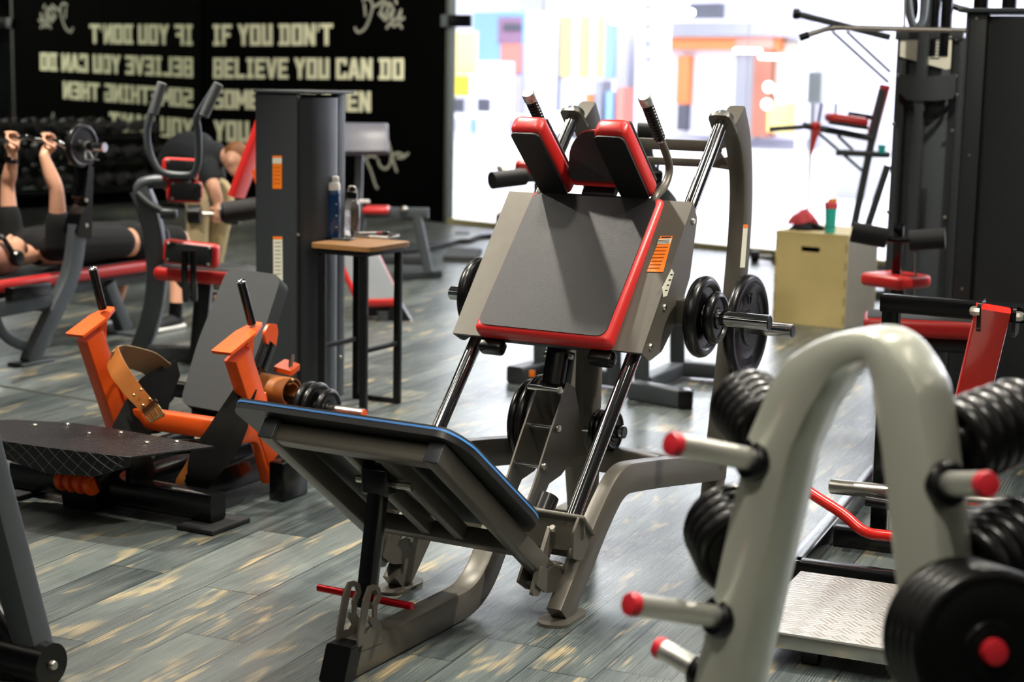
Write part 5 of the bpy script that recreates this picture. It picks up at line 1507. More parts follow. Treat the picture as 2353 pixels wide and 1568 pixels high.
# ------------------------------------------------------------------ right towers
c_ = gnd(2168, 985)
RT = Frame(c_, 62)     # near left corner of the big tower
rt = thing('weight_stack_tower', 'large charcoal weight stack shroud at the right edge', 'weight stack', RT)
hR = RT.u(0, 2222, 28)[2]
obj('shroud_side', MB().rbox((.03, -.042, hR / 2), (.06, .084, hR), r=.006), DARKP, rt)
cur = [(.012, -.10), (-.012, -.16), (-.024, -.24), (-.028, -.32), (-.024, -.40), (-.012, -.48), (.012, -.54), (.04, -.54), (.04, -.10)]
obj('shroud_panel', MB().prism([(a, b, .03) for a, b in cur], (0, 0, hR - .05)), DARKP, rt, ang=50)
obj('panel_gap', MB().rbox((.03, -.092, hR / 2), (.02, .016, hR - .05), r=.002), INK, rt)
obj('shroud_back', MB().rbox((.22, -.31, hR / 2), (.36, .60, hR - .03), r=.01), DARKP, rt)
obj('edge_highlight', MB().rbox((.02, .004, hR / 2), (.05, .012, hR), r=.003), GREYP, rt)  # lighter strip painted in for the highlight line on the left edge
obj('shroud_cap', MB().rbox((.18, -.30, hR + .008), (.46, .68, .018), r=.005), GREYP, rt)
for q in ((2245, 42), (2228, 357), (2211, 664)): obj('screw', MB().bolt(RT.u(0.0, *q), (-1, 0, 0), .009, .006), BOLT, rt)
for q in ((2255, 8), (2320, 8)):
    p = RT.u(.15, *q); obj('top_post', MB().beam((p[0], p[1], hR), (p[0], p[1], hR + .35), .06, .06, (0, 1, 0)), BLACKP, rt)
obj('floor_brace', MB().prism([RT.u(.1, 2128, 905), RT.u(.1, 2175, 850), RT.u(.1, 2170, 990), RT.u(.1, 2150, 990)], (.03, 0, 0)), BLACKP, rt)

yL = 9.3
c_ = at(2052, 500, yL)
LT = Frame((c_[0], c_[1], 0), 62)
lt = thing('lat_pulldown_machine', 'charcoal cable machine with steel lat bar, black foam rollers and red seat', 'gym machine', LT)
def L_(px, py, dy=0.0): return LT.y(yL + dy, px, py)
a, b = L_(2046, 300), L_(2215, 300, -.25)
hL = L_(2046, 85)[2]
def lu(px, py, u=0.0): return LT.u(u, px, py)
p0, p1 = lu(2056, 300), lu(2215, 300)
wl_ = abs(p1[1] - p0[1])
obj('stack_panel', MB().rbox((.05, (p0[1] + p1[1]) / 2, hL / 2), (.04, wl_, hL), r=.008), GREYP, lt)
obj('side_post', MB().rbox((.02, p0[1] - .02, hL / 2), (.07, .06, hL), r=.008), DARKP, lt)
obj('side_post', MB().rbox((.02, p1[1] + .03, hL / 2), (.07, .05, hL), r=.008), DARKP, lt)
p = lu(2112, 300, -.05)
obj('guide_column', MB().beam((-.06, p[1], .1), (-.06, p[1], hL + .45), .055, .055, (0, 1, 0)), DARKP, lt)
obj('slot', MB().rbox(lu(2112, 500, -.03), (.02, .065, .33), r=.01), INK, lt)
for q in ((2062, 173), (2053, 285), (2196, 175), (2188, 300), (2040, 487), (2170, 500), (2198, 218), (2060, 88), (2197, 90)):
    obj('screw', MB().bolt(lu(*q, -.016), (-1, 0, 0), .010, .006), BOLT, lt)
pk = [lu(2068, 200, -.03), lu(2100, 205, -.09), lu(2150, 205, -.09), lu(2196, 200, -.03)]
obj('bottle_band', strip([(q + np.array([0, 0, .07]), q - np.array([0, 0, .06])) for q in smoothp(pk, 4)], .01), DARKP, lt)
obj('accessory_sling', strip([(q, q - np.array([0, 0, .04])) for q in smoothp([lu(2066, 215, -.04), lu(2100, 245, -.08), lu(2145, 258, -.08), lu(2180, 240, -.05), lu(2196, 215, -.04)], 4)], .01), BLACKP, lt)
pc = obj('placard', MB().prism([lu(2070, 84, -.02), lu(2188, 84, -.02), lu(2184, 158, -.02), lu(2174, 160, -.02), lu(2068, 130, -.02)], (-.006, 0, 0)), STICKW, lt)
for i in range(6):
    obj('placard_line', MB().rbox(lu(2148 + 0 * i, 94 + 8 * i, -.028), (.003, .09 - .008 * i, .006), r=.001), GREYP, pc)
for q in ((2129, 102), (2166, 102)): obj('placard_mark', MB().rbox(lu(*q, -.028), (.003, .010, .03), r=.001), REDCAP, pc)
obj('placard_title', MB().rbox(lu(2160, 88, -.028), (.003, .14, .012), r=.001), INK, pc)
# top frame
for q in ((2147, 30), (2176, 30)):
    p = lu(*q, .0); obj('top_post', MB().beam((p[0], p[1], hL - .1), (p[0], p[1], hL + .40), .055, .06, (0, 1, 0)), BLACKP, lt)
obj('top_bar', MB().beam(L_(2060, 78), L_(2215, 80, -.15), .05, .06), DARKP, lt)
obj('lat_bar', MB().tube(smoothp([L_(1845, 84, -.5), L_(1870, 76, -.5), L_(1905, 66, -.5), L_(1950, 64, -.5), L_(2080, 67, -.55), L_(2225, 70, -.62)], 5), .0135, 14), STEEL, lt)
obj('bar_end', MB().tube([L_(1838, 87, -.5), L_(1858, 80, -.5)], .019, 14), RUBBER, lt)
obj('cable', MB().tube([L_(2078, 64, -.55), L_(2080, -60, -.5)], .006, 8), STEEL, lt)
obj('pulley', MB().tube([L_(2098, 20, -.3), L_(2104, 20, -.3)], .06, 20), BLACKP, lt)
obj('swing_arm', MB().sweep(smoothp([L_(2085, -20, -.4), L_(2092, 40, -.4), L_(2104, 70, -.4)], 4), .03, .05), GREYP, lt)
obj('swing_arm', MB().sweep(smoothp([L_(2128, -20, -.4), L_(2122, 40, -.4), L_(2108, 70, -.4)], 4), .03, .05), GREYP, lt)
obj('cable_housing', MB().tube(smoothp([L_(2160, -12), L_(2176, 6), L_(2200, 18), L_(2225, 24)], 4), .018, 10), BLACKP, lt)
# knee rollers and seat
for a_, b2 in (((1958, 533), (2038, 548)), ((2090, 553), (2172, 548))):
    obj('foam_roller', MB().tube([L_(*a_, -.75), L_(*b2, -.8)], .052, 20), FOAM, lt)
obj('roller_axle', MB().tube([L_(1965, 534, -.75), L_(2060, 553, -.78), L_(2165, 549, -.8)], .016, 12), BLACKP, lt)
obj('roller_post', MB().beam(L_(2066, 520, -.75), L_(2060, 640, -.6), .05, .05, (0, 1, 0)), BLACKP, lt)
st_ = obj('seat', MB().rbox(L_(2058, 644, -.62), (.255, .27, .07), ((.90, -.43, 0), (.43, .90, 0), (0, 0, 1)), .025, 4), REDV, lt)
obj('pad_cover', MB().rbox(L_(2058, 634, -.62), (.225, .24, .016), ((.90, -.43, 0), (.43, .90, 0), (0, 0, 1)), .007), BLACKV, st_)
q = L_(2065, 660, -.55); obj('seat_post', MB().beam(q, (q[0], q[1], 0.0), .07, .07, (0, 1, 0)), BLACKP, lt)
obj('chain', MB().tube([L_(2104, 580, -.7), L_(2102, 690, -.7)], .007, 6), STEEL, lt)

# long padded bench in front of the lat machine
yB = 7.4
c_ = at(2090, 745, yB); BN = Frame((c_[0], c_[1], 0), -12)
bn = thing('padded_bench', 'low bench with long red edged grey pad behind the black frame', 'bench', BN)
zb = c_[2]
pd_ = obj('pad', MB().rbox((0.05, .0, zb), (.50, .30, .08), r=.03, seg=4), REDV, bn)
obj('pad_cover', MB().rbox((0.05, .0, zb + .036), (.47, .26, .012), r=.005), GREYV, bn)
obj('rail', MB().beam((-.24, 0, zb - .08), (.34, 0, zb - .08), .07, .07), BLACKP, bn)
for u in (.06, .28): obj('leg', MB().beam((u, 0, 0), (u, 0, zb - .06), .06, .06, (0, 1, 0)), BLACKP, bn)
for u in (.06, .28): obj('foot', MB().beam((u, -.2, .025), (u, .2, .025), .05, .05), BLACKP, bn)

# ------------------------------------------------------------------ back extension bench by the glass
yR = 12.35
c_ = at(1985, 560, yR); RC = Frame((c_[0], c_[1], 0), 0)
rc = thing('back_extension_bench', 'black framed training bench with red pads standing by the glass', 'gym machine', RC)
def R_(px, py, dy=0.0): return RC.y(yR + dy, px, py)
obj('boom', MB().beam(R_(1822, 30), R_(2045, 86), .045, .05), DARKP, rc); obj('boom_cap', MB().rbox(R_(1830, 32), (.05, .06, .08), r=.012), BLACKP, rc)
for a_, b2 in (((1912, 72), (2042, 190)), ((1945, 72), (2046, 166)), ((1880, 305), (1990, 400)), ((1925, 312), (1960, 345))): obj('brace', MB().tube([R_(*a_, .1), R_(*b2, .1)], .012, 10), DARKP, rc)
s_ = obj('seat_pad', MB().rbox(R_(1945, 276), (.28, .28, .07), ((1, 0, -.13), (0, 1, 0), (.13, 0, 1)), .03, 4), REDV, rc)
obj('pad_cover', MB().rbox(R_(1945, 287) + np.array([0, -.06, 0]), (.26, .2, .03), ((1, 0, -.13), (0, 1, 0), (.13, 0, 1)), .01), BLACKV, s_)
obj('pad_cover', MB().rbox(R_(1975, 266, .2), (.16, .12, .04), ((1, 0, -.13), (0, 1, 0), (.13, 0, 1)), .012), GREYV, s_)
obj('back_pad', MB().beam(R_(2000, 325, .1), R_(2034, 196, .1), .16, .05, (0, 1, 0)), REDV, rc)
obj('main_beam', MB().beam(R_(1845, 288), R_(2003, 318), .06, .05), DARKP, rc); obj('grip_bar', MB().tube([R_(1768, 297), R_(1845, 292)], .018, 12), DARKP, rc)
obj('lever', MB().tube([R_(1880, 285), R_(1888, 238)], .010, 8), DARKP, rc); obj('lever', MB().tube([R_(1920, 262), R_(1921, 238)], .008, 8), DARKP, rc)
obj('cross_arm', MB().beam(R_(1922, 350), R_(2044, 356), .06, .045), DARKP, rc)
for a_, b2 in (((2028, 205), (1964, 512)), ((2040, 380), (1994, 520))):
    p, q = R_(*a_), R_(*b2); d_ = (q - p) / (p[2] - q[2])
    obj('leg', MB().beam(p, p + d_ * p[2], .05, .05, (0, 1, 0)), DARKP, rc)
obj('floor_beam', MB().beam((-.5, .05, .03), (.35, .05, .03), .06, .06), DARKP, rc)
rb = RC
t_ = thing('towel_ribbon', 'red ribbon knotted on the beam of the bench by the glass', 'ribbon', RC)
obj('ribbon_tail', strip([(R_(1866, 283, -.06), R_(1886, 281, -.06)), (R_(1866, 300, -.07), R_(1884, 302, -.07)), (R_(1864, 320, -.07), R_(1876, 322, -.07)), (R_(1861, 354, -.07), R_(1866, 355, -.07))], .006), REDV, t_)
obj('knot', MB().ball(R_(1874, 290, -.06), .035, 12, 8), REDV, t_)
q = R_(2026, 346, -.04)
t_ = tag(obj('teal_cup', MB().lathe([(.024, -.03), (.03, .03), (.026, .03), (.022, -.026)], (0, 0, 0), (0, 0, 1), 20), mat('teal_plastic', '2fb6b0', .4)), 'small teal cup on the arm of the bench by the glass', 'cup'); t_.location = Vector(RC.W(q)) + Vector((0, 0, .01))

# ------------------------------------------------------------------ plyometric box with a shaker and clothes
g1, g2, g3 = gnd(1774, 740), gnd(1938, 756), gnd(2012, 712)
yaw_ = math.degrees(math.atan2(*(g2 - g1)[[1, 0]]))
PB = Frame(g1, yaw_)
wx = float(np.linalg.norm((g2 - g1)[:2])); hz = PB.v(0, 1784, 536)[2]; dp = .62
PLY = mat('birch_plywood', 'c9b57a', .6, var=.16, nscale=5, bump=.08)
PLYD = mat('plywood_edge', 'a58e5e', .6, var=.2, nscale=20)
pb = thing('plyo_box', 'plywood jump box with slot handle and a shaker on top', 'box', PB)
th = .018
h0, h1 = PB.v(0, 1841, 566), PB.v(0, 1883, 581)
x0, x1, z0, z1 = h0[0], h1[0], h1[2], h0[2]
mb = MB()
for a_, b2, c2, d2 in ((0, wx, 0, z0), (0, wx, z1, hz), (0, x0, z0, z1), (x1, wx, z0, z1)): mb.add(*wbox(a_, b2, 0, th, c2, d2))
obj('front_panel', mb, PLY, pb)
obj('back_panel', MB().add(*wbox(0, wx, dp - th, dp, 0, hz)), PLY, pb)
for a_ in (0, wx - th): obj('side_panel', MB().add(*wbox(a_ - .001, a_ + th + .001, th, dp - th, 0, hz)), mat('greyish_plywood', '8d8470', .65, var=.2, nscale=6) if a_ else PLY, pb)  # right side panel in a darker, greyer tone than the others
obj('top_panel', MB().add(*wbox(-.002, wx + .002, -.002, dp + .002, hz, hz + th)), PLY, pb)
obj('bottom_panel', MB().add(*wbox(th, wx - th, th, dp - th, 0, th)), PLYD, pb)
for i in range(5):
    for a_ in (0.0, wx - .014): obj('finger_joint', MB().add(*wbox(a_, a_ + .014, -.0008, .01, hz * (i * 2 + .5) / 10.2, hz * (i * 2 + 1.5) / 10.2)), PLYD, pb)
zt2 = hz + th
p = PB.z(zt2, 1907, 536); f2 = Frame(PB.W(p), 0)
sk_ = thing('shaker_bottle', 'turquoise shaker bottle with coral lid and orange cap on the plywood box', 'bottle', f2)
obj('body', MB().lathe([(.030, 0), (.033, .006), (.039, .165)], (0, 0, 0), (0, 0, 1), 26), mat('turquoise_plastic', '35c0ae', .35), sk_)
obj('lid', MB().lathe([(.042, .162), (.043, .195), (.034, .205), (.02, .207)], (0, 0, 0), (0, 0, 1), 26), mat('coral_plastic', 'e2565c', .4), sk_)
obj('flip_cap', MB().rbox((.008, 0, .213), (.055, .03, .024), r=.008), mat('amber_plastic', 'e8a020', .4), sk_)
obj('fill_line', MB().lathe([(.0342, .040), (.0348, .044), (.0342, .048)], (0, 0, 0), (0, 0, 1), 26), mat('dark_teal', '14786e', .4), sk_)


def cloth(name, label, c, rad, m, seed, cat):
    rnd = random.Random(seed)
    n, k = 26, 12
    ph = [rnd.uniform(0, 6.28) for _ in range(6)]
    rings = []
    for i in range(k + 1):
        th_ = math.pi / 2 * i / k
        ring = []
        for j in range(n):
            a = 2 * math.pi * j / n
            w_ = 1 + .16 * math.sin(3 * a + ph[0]) + .12 * math.sin(5 * a + ph[1] + 3 * th_) + .08 * math.sin(9 * a + ph[2])
            ring.append((rad[0] * math.cos(th_) * math.cos(a) * w_, rad[1] * math.cos(th_) * math.sin(a) * w_, rad[2] * (math.sin(th_) * (1 + .2 * math.sin(2 * a + ph[3])) + .12 * math.cos(th_) * math.sin(7 * a + ph[4]) * math.sin(th_ * 2))))
        rings.append(ring)
    o = obj(name, MB().rings(rings), m, None, 80)
    o.location = c
    return tag(o, label, cat)


p = PB.W(PB.z(zt2, 1853, 528))
cloth('crumpled_cloth', 'crumpled black garment lying on the plywood box', tuple(p), (.115, .08, .05), mat('black_cloth', '17161a', .9), 3, 'cloth')
cloth('crumpled_cloth', 'crumpled coral pink garment heaped on the black one', tuple(p + np.array([-.012, .02, .036])), (.085, .06, .085), mat('coral_cloth', 'd8525c', .85, var=.2, nscale=14), 5, 'cloth')
# black dumbbell on the floor left of the box
q = gnd(1752, 603); f2 = Frame(q + np.array([0, 0, .05]), 5)
db = thing('dumbbell', 'black dumbbell on the floor left of the plywood box', 'dumbbell', f2)
obj('handle', MB().tube([(-.08, 0, 0), (.14, 0, 0)], .014, 12), STEEL, db)
for x in (-.07, .12): obj('head', MB().lathe([(.03, -.035), (.05, -.03), (.05, .03), (.03, .035)], (x, 0, 0), (1, 0, 0), 16), RUBBER, db)

# ------------------------------------------------------------------ people: limbs grown as one surface
def skinmat(name, col):
    m = mat(name, col, .5, var=.12, nscale=9, bump=.05, bscale=150)
    m.node_tree.nodes['Principled BSDF'].inputs['Subsurface Weight'].default_value = .08
    m.node_tree.nodes['Principled BSDF'].inputs['Subsurface Radius'].default_value = (.02, .01, .006)
    return m


SKIN = skinmat('skin', 'd9a184')
SKIN2 = skinmat('skin_fair', 'dba488')


def limb(mb, pts, n=4, sides=14):
    """pts: (point, radius) along the limb, smoothed"""
    P = smoothp([np.append(np.asarray(p, float), r) for p, r in pts], n)
    mb.tube([q[:3] for q in P], [max(.003, q[3]) for q in P], sides)
    for p, r in (pts[0], pts[-1]): mb.ball(p, r * .98, 12, 8)


def organic(name, mb, m, parent, vox=.008, it=6):
    o = obj(name, mb, m, parent, 180)
    r = o.modifiers.new('remesh', 'REMESH'); r.mode = 'VOXEL'; r.voxel_size = vox; r.use_smooth_shade = True
    s = o.modifiers.new('smooth', 'SMOOTH'); s.factor = .5; s.iterations = it
    return o


def hand(mb, wrist, palm_c, knuck_dir, palm_n, curl_c, s=1.0, flip=1):
    """a fist closed around a bar: palm block, five separate fingers that curl about curl_c"""
    wrist, palm_c, k, n, c = [np.asarray(a, float) for a in (wrist, palm_c, knuck_dir, palm_n, curl_c)]
    k = nrm(k)                       # across the knuckles = bar direction
    limb(mb, [(wrist, .027 * s), (wrist * .5 + palm_c * .5, .030 * s), (palm_c, .034 * s)])
    for i, (off, L, r) in enumerate(((-.033, .92, .0095), (-.011, 1.0, .010), (.011, .95, .0098), (.032, .8, .0085))):
        b = palm_c + k * off * s
        rad = b - (c + k * off * s); R = np.linalg.norm(rad); e1 = rad / R
        e2 = np.cross(k, e1) * flip
        pts = []
        for t in np.linspace(-.2, 3.6 * L, 7):
            rr_ = R * (1 - .30 * max(0, t) / 3.6)
            pts.append((c + k * off * s + (e1 * math.cos(t) + e2 * math.sin(t)) * rr_, r * s * (1.1 - .08 * t)))
        limb(mb, pts, 3, 10)
        mb.ball(pts[1][0], r * s * 1.2, 10, 6)
    b = palm_c - k * .04 * s
    e1 = nrm(b - c); e2 = np.cross(k, e1) * flip
    R = np.linalg.norm(palm_c - c)
    pts = [(palm_c * .6 + wrist * .4 - k * .025 * s, .014 * s), (c - k * .045 * s + (e1 * math.cos(-.5) + e2 * math.sin(-.5)) * R, .0125 * s), (c - k * .040 * s + (e1 * math.cos(-1.3) + e2 * math.sin(-1.3)) * R * .9, .0115 * s), (c - k * .022 * s + (e1 * math.cos(-2.1) + e2 * math.sin(-2.1)) * R * .85, .010 * s)]
    limb(mb, pts, 3, 10)


# --- bench press
BP = Frame(gnd(95, 840), 63)
bp_t = thing('bench_press', 'slate grey bench press with red edged pad under the lying man', 'bench', BP)
bc = .46
for v in (.09, .80):
    col_ = fillet([(.0, v, .0), (.20, v, .26), (.36, v, .46), (.41, v, .72)], .22, 6)
    obj('upright', MB().sweep(col_, .065, .10, (0, 1, 0)), GREYP, bp_t)
    obj('foot', MB().rbox((.02, v, .008), (.24, .12, .016), r=.006), GREYP, bp_t)
    pl_ = [(.35, v - .045, .68), (.47, v - .045, .64), (.50, v - .045, 1.04), (.46, v - .045, 1.06), (.44, v - .045, .96), (.42, v - .045, .88), (.45, v - .045, .84), (.39, v - .045, .78)]
    obj('bar_holder', MB().prism(roundpoly(pl_, .012), (0, .10 if v < .4 else .09, 0)), BLACKP, bp_t)
    for z_ in (.72, .86): obj('bolt', MB().bolt((.43, v - .046, z_), (0, -1, 0), .012), BOLT, bp_t)
    obj('brace', MB().sweep(smoothp([(-.22, v + .03, .30), (-.14, v + .03, .17), (.02, v + .03, .09), (.10, v + .03, .12)], 5), .03, .05, (0, 1, 0)), GREYP, bp_t)
obj('long_rail', MB().beam((-.40, bc, .32), (1.42, bc, .32), .08, .09, (0, 1, 0)), GREYP, bp_t)
obj('cross_rail', MB().beam((.17, .09, .31), (.17, .80, .31), .07, .09, (1, 0, 0)), GREYP, bp_t)
obj('side_rail', MB().beam((-.5, .12, .31), (.17, .10, .335), .06, .09, (0, 1, 0)), GREYP, bp_t)
obj('rear_leg', MB().beam((1.0, .40, .31), (1.12, .37, .02), .07, .09, (0, 1, 0)), GREYP, bp_t)
obj('rear_foot', MB().rbox((1.13, .38, .010), (.22, .40, .02), r=.006), GREYP, bp_t)
obj('tray', MB().rbox((-.02, .06, .40), (.30, .05, .07), r=.006), BLACKP, bp_t)
pd_ = obj('bench_pad', MB().rbox((.60, bc, .395), (1.75, .30, .075), r=.03, seg=4), REDV, bp_t)
obj('pad_cover', MB().rbox((.60, bc, .430), (1.70, .255, .012), r=.005), BLACKV, pd_)

# --- the man on the bench
mn = thing('person', 'man in black shirt lying on the red bench, raising a curl bar', 'person', BP)
zb_ = .436
shN, shF = np.array([.47, .285, .585]), np.array([.46, .635, .60])
elN, elF = np.array([.43, .255, .90]), np.array([.47, .655, .90])
wrN, wrF = np.array([.40, .315, 1.095]), np.array([.445, .585, 1.085])
barc = lambda v: np.array([.435, v, 1.178 + (.0 if True else 0)])
mb = MB()
limb(mb, [((.52, bc, .55), .10), ((.70, bc, .56), .115), ((.90, bc, .555), .105), ((1.10, bc, .55), .105), ((1.28, bc, .55), .11)])
for dv in (-.085, .085): limb(mb, [((.50, bc + dv, .56), .085), ((.72, bc + dv, .565), .095), ((.95, bc + dv, .55), .085), ((1.25, bc + dv * .9, .54), .09)])
limb(mb, [((.52, bc, .55), .065), ((.42, bc, .535), .058), ((.34, bc, .53), .06)])                       # neck
mb.ball((.245, bc, .535), (.118, .078, .095), 20, 14)                                                 # skull, face up
mb.ball((.315, bc, .575), (.062, .058, .062), 16, 10)                                                   # jaw
limb(mb, [((.245, bc, .628), .010), ((.272, bc, .645), .014), ((.283, bc, .640), .016)], 3)              # nose
limb(mb, [((.315, bc - .022, .632), .007), ((.318, bc, .637), .008), ((.315, bc + .022, .632), .007)], 3)  # mouth
for s in (-1, 1):
    mb.ball((.235, bc + s * .03, .622), (.010, .016, .008), 10, 6)                                      # brow
    mb.ball((.262, bc + s * .078, .545), (.028, .012, .020), 12, 8)                                     # ear
limb(mb, [(shN, .062), (shN * .55 + elN * .45, .052), (elN, .041), (elN * .6 + wrN * .4, .042), (wrN, .027)])
limb(mb, [(shF, .062), (shF * .55 + elF * .45, .052), (elF, .041), (elF * .6 + wrF * .4, .042), (wrF, .027)])
for w_, v in ((wrN, .33), (wrF, .60)):
    hand(mb, w_, barc(v) + np.array([.012, 0, -.048]), (0, 1, 0), (0, 0, -1), barc(v), 1.0, -1)
kn, kf = np.array([1.58, .30, .545]), np.array([1.56, .64, .56])
an, af = np.array([1.42, .22, .10]), np.array([1.40, .68, .10])
for hp_, k_, a_ in (((1.27, .38, .54), kn, an), ((1.27, .54, .54), kf, af)):
    limb(mb, [(hp_, .088), (np.array(hp_) * .5 + k_ * .5, .078), (k_, .056), (k_ * .65 + a_ * .35, .056), (a_, .036)])
    limb(mb, [(a_, .036), (a_ + np.array([-.03, 0, -.055]), .034), (a_ + np.array([-.15, 0, -.065]), .03)])
organic('body', mb, SKIN, mn, .009, 5)
mb = MB()
limb(mb, [((.50, bc, .565), .105), ((.70, bc, .575), .125), ((.90, bc, .565), .118), ((1.12, bc, .56), .112)])
for dv in (-.085, .085): limb(mb, [((.475, bc + dv * 1.5, .575), .082), ((.72, bc + dv, .575), .108), ((1.10, bc + dv, .552), .098)])
for s_, e_ in ((shN, elN), (shF, elF)): limb(mb, [(s_, .078), (s_ * .6 + e_ * .4, .070), (s_ * .5 + e_ * .5, .066)])
organic('shirt', mb, mat('black_shirt', '060607', .9), mn, .010, 4)
mb = MB()
limb(mb, [((1.10, bc, .55), .112), ((1.28, bc, .55), .120)])
for hp_, k_ in (((1.25, .37, .54), kn), ((1.25, .55, .54), kf)):
    limb(mb, [(hp_, .105), (np.array(hp_) * .5 + k_ * .5, .096), (k_ * .85 + np.array(hp_) * .15, .085)])
organic('shorts', mb, mat('charcoal_shorts', '0c0c0d', .9), mn, .010, 4)
mb = MB(); mb.ball((.19, bc, .530), (.088, .083, .098), 18, 12)
organic('hair', mb, skinmat('shaved_scalp', 'b07a68'), mn, .008, 4)
mb = MB(); mb.ball((.338, bc, .568), (.046, .060, .060), 14, 10)
organic('beard', mb, mat('stubble_brown', '6a4a38', .8), mn, .008, 4)
for a_, nm in ((an, 'shoe'), (af, 'shoe')):
    s_ = MB(); limb(s_, [(a_ + np.array([.02, 0, -.045]), .040), (a_ + np.array([-.08, 0, -.052]), .042), (a_ + np.array([-.19, 0, -.062]), .036)])
    so = organic('shoe', s_, mat('black_shoe', '121214', .7), mn, .008, 4)
    obj('sole', MB().rbox(a_ + np.array([-.085, 0, -.085]), (.29, .085, .028), r=.012, seg=3), WHITEP, so)
    obj('sock', MB().tube([a_ + np.array([.0, 0, -.03]), a_ + np.array([.01, 0, .06])], .044, 14), RUBBER, so)
# headphones, watch, bar
hp_t = thing('headphones', 'black over ear headphones on the head of the lying man', 'headphones', BP)
obj('headband', MB().sweep(smoothp([(.20, bc - .098, .55), (.17, bc - .092, .60), (.16, bc - .05, .655), (.158, bc, .668), (.16, bc + .05, .655), (.17, bc + .092, .60), (.20, bc + .098, .55)], 4), .028, .014, (1, 0, .2)), RUBBER, hp_t)
for s in (-1, 1): obj('ear_cup', MB().lathe([(.030, -.006), (.044, 0), (.046, .018), (.036, .034), (.002, .036)], (.225, bc + s * .082, .535), (0, s, 0), 22), BLACKP, hp_t)
wt = thing('wristwatch', 'black watch on the left hand wrist of the lying man', 'watch', BP)
wd = nrm(wrF - elF)
obj('watch_strap', MB().lathe([(.033, -.012), (.036, -.012), (.036, .012), (.033, .012), (.033, -.012)], wrF - wd * .025, wd, 20), RUBBER, wt)
obj('watch_case', MB().rbox(wrF - wd * .025 + np.array([-.036, -.012, 0]), (.014, .034, .036), r=.006), BLACKP, wt)
ez = thing('curl_barbell', 'chrome curl bar with a black plate held up by the lying man', 'barbell', BP)
bz = 1.178
path = [(.435, .86, bz), (.435, .72, bz), (.435, .665, bz), (.435, .54, bz + .0), (.435, .465, bz + .035), (.435, .395, bz), (.435, .27, bz), (.435, .215, bz - .045), (.445, .13, bz - .02), (.45, .09, bz - .02)]
path = [(.435, .87, bz - .02), (.435, .76, bz - .03), (.435, .69, bz), (.435, .52, bz), (.435, .465, bz + .02), (.435, .41, bz), (.435, .25, bz), (.435, .18, bz - .035), (.435, .08, bz - .02)]
obj('bar', MB().tube(fillet(path, .04, 4), .0135, 14), CHROME, ez)
for v0, v1 in ((.10, -.09), (.85, 1.04)): obj('sleeve', MB().tube([(.435, v0, bz - .022), (.435, v1, bz - .022)], .026, 18), CHROME, ez)
for s, v in ((1, .10), (-1, .85)): obj('collar_ring', MB().tube([(.435, v, bz - .022), (.435, v + s * .012, bz - .022)], .036, 18), CHROME, ez)
plate(BP.W((.435, .07, bz - .022)), BP.W((0, -1, 0)) - BP.o, .125, .03, 'black plate on the near end of the curl bar held by the lying man')
plate(BP.W((.435, .885, bz - .022)), BP.W((0, 1, 0)) - BP.o, .125, .03, 'black plate on the far end of the curl bar held by the lying man')
cl = thing('bar_clip', 'wire spring clip on the near end of the curl bar', 'clip', BP)
obj('clip_coil', MB().lathe([(.0245, -.008), (.029, -.008), (.029, .008), (.0245, .008), (.0245, -.008)], (.435, .035, bz - .022), (0, 1, 0), 18), BOLT, cl)
for q in (-.03, .03): obj('clip_handle', MB().tube([(.435 + q * .5, .035, bz - .045), (.435 + q, .02, bz - .09), (.435 + q, -.02, bz - .095)], .004, 8), BOLT, cl)

# --- second man, bent over a dumbbell in front of the rack
y2 = 11.6
P2 = Frame((*at(430, 500, y2)[:2], 0), 0)
pn2 = thing('person', 'man with short brown hair in black shirt bent over holding a dumbbell', 'person', P2)
def Q(px, py, dy=0.0): return P2.y(y2 + dy, px, py)
hip = Q(400, 392, .15); chest = Q(468, 362, .0); neck = Q(505, 358, -.02); head_ = Q(541, 366, -.05)
mb = MB()
limb(mb, [(hip, .125), (Q(430, 362, .08), .135), (chest, .135), (Q(492, 358, -.01), .09)])
limb(mb, [(Q(490, 358), .065), (neck, .055), (Q(520, 360, -.04), .055)])
hd_ = MB()
mb.ball(head_, (.085, .088, .105), 18, 12)
mb.ball(head_ + np.array([.01, -.02, -.06]), (.06, .06, .06), 14, 10)
limb(mb, [(head_ + np.array([.055, -.055, -.05]), .012), (head_ + np.array([.078, -.06, -.075]), .015)], 3)
mb.ball(head_ + np.array([-.02, -.088, -.01]), (.022, .012, .03), 12, 8)
mb.ball(head_ + np.array([.045, -.04, -.105]), (.02, .026, .009), 10, 6)
# arms: upper arm down from the shoulder, forearm to the dumbbell
shA, elA, wrA = Q(478, 388, -.12), Q(492, 432, -.20), Q(505, 478, -.16)
shB, elB, wrB = Q(490, 385, .18), Q(508, 440, .14), Q(500, 486, .05)
for s_, e_, w_ in ((shA, elA, wrA), (shB, elB, wrB)):
    limb(mb, [(s_, .062), (s_ * .5 + e_ * .5, .052), (e_, .042), (e_ * .5 + w_ * .5, .040), (w_, .027)])
hc = Q(506, 492, -.17)
hand(mb, wrA, hc + np.array([.0, -.03, .035]), (1, 0, 0), (0, 0, -1), hc, 1.0, 1)
hand(mb, wrB, Q(502, 498, .02), (1, 0, 0), (0, 0, -1), Q(502, 506, .0), 1.0, 1)
kA, kB = Q(452, 462, -.12), Q(512, 448, .10)
aA, aB = np.array([Q(452, 560, .0)[0], .02, .10]), np.array([Q(478, 560, .1)[0], .22, .10])
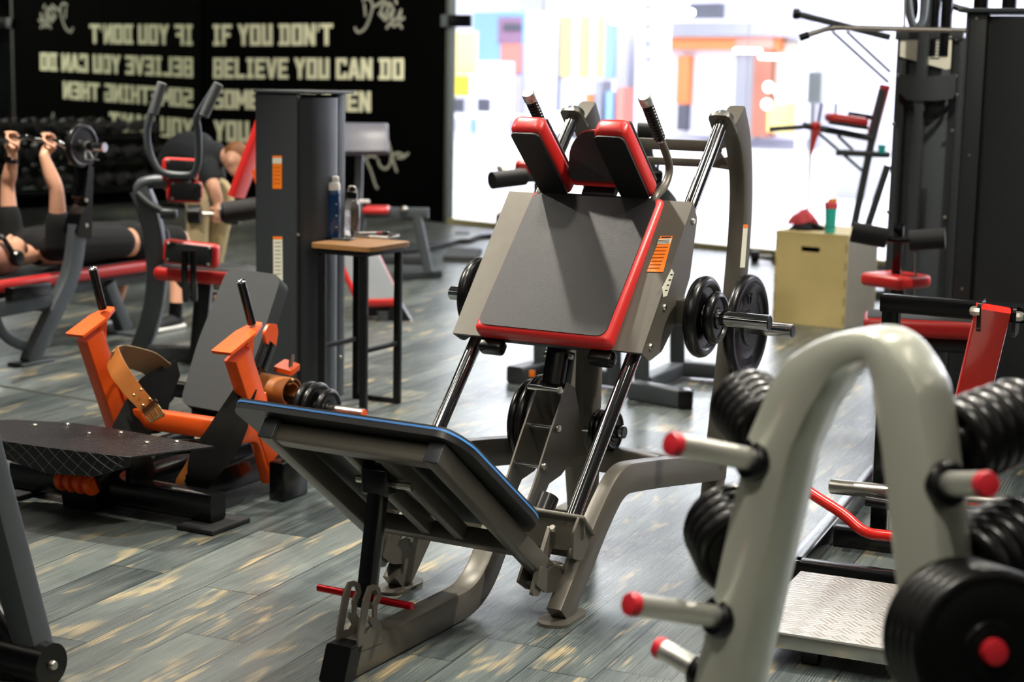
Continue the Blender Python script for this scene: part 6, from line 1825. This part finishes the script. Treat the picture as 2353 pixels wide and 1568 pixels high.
for h_, k_, a_ in ((hip + np.array([.03, -.08, -.05]), kA, aA), (hip + np.array([.03, .10, -.05]), kB, aB)):
    limb(mb, [(h_, .095), (h_ * .5 + k_ * .5, .082), (k_, .062), (k_ * .6 + a_ * .4, .058), (a_, .038)])
    limb(mb, [(a_, .036), (a_ + np.array([.06, -.02, -.06]), .034), (a_ + np.array([.16, -.05, -.07]), .028)])
organic('body', mb, SKIN2, pn2, .010, 4)
mb = MB()
limb(mb, [(hip + np.array([0, 0, .02]), .135), (Q(428, 352, .08), .150), (chest + np.array([0, 0, .012]), .152), (Q(490, 358, -.01), .105)])
for s_, e_ in ((shA, elA), (shB, elB)): limb(mb, [(s_, .080), (s_ * .55 + e_ * .45, .068)])
organic('shirt', mb, mat('faded_black_shirt', '1d2126', .9), pn2, .012, 4)
mb = MB()
for h_, k_, a_ in ((hip + np.array([.03, -.08, -.05]), kA, aA), (hip + np.array([.03, .10, -.05]), kB, aB)):
    limb(mb, [(h_, .112), (h_ * .5 + k_ * .5, .098), (k_, .082), (k_ * .5 + a_ * .5, .075), (a_ + np.array([0, 0, .04]), .060)])
organic('trousers', mb, mat('khaki_trousers', 'c8b48a', .85), pn2, .012, 4)
mb = MB(); mb.ball(head_ + np.array([.005, .012, .022]), (.094, .092, .100), 18, 12)
organic('hair', mb, mat('brown_hair', '7a4a22', .6, var=.35, nscale=40), pn2, .010, 3)
for a_ in (aA, aB): obj('shoe', MB().rbox(a_ + np.array([.07, -.02, -.055]), (.28, .10, .09), r=.035, seg=3), RUBBER, pn2)
f2 = Frame(P2.W(hc), 0)
db = thing('dumbbell', 'dumbbell with steel handle in the hand of the bent over man', 'dumbbell', f2)
obj('handle', MB().tube([(-.13, 0, 0), (.02, 0, 0)], .0135, 12), STEEL, db)
obj('head', MB().lathe([(.03, -.05), (.07, -.045), (.072, .04), (.03, .05)], (-.17, 0, 0), (1, 0, 0), 18), RUBBER, db)
obj('head', MB().lathe([(.03, -.05), (.07, -.045), (.072, .04), (.03, .05)], (.09, 0, 0), (1, 0, 0), 18), RUBBER, db)
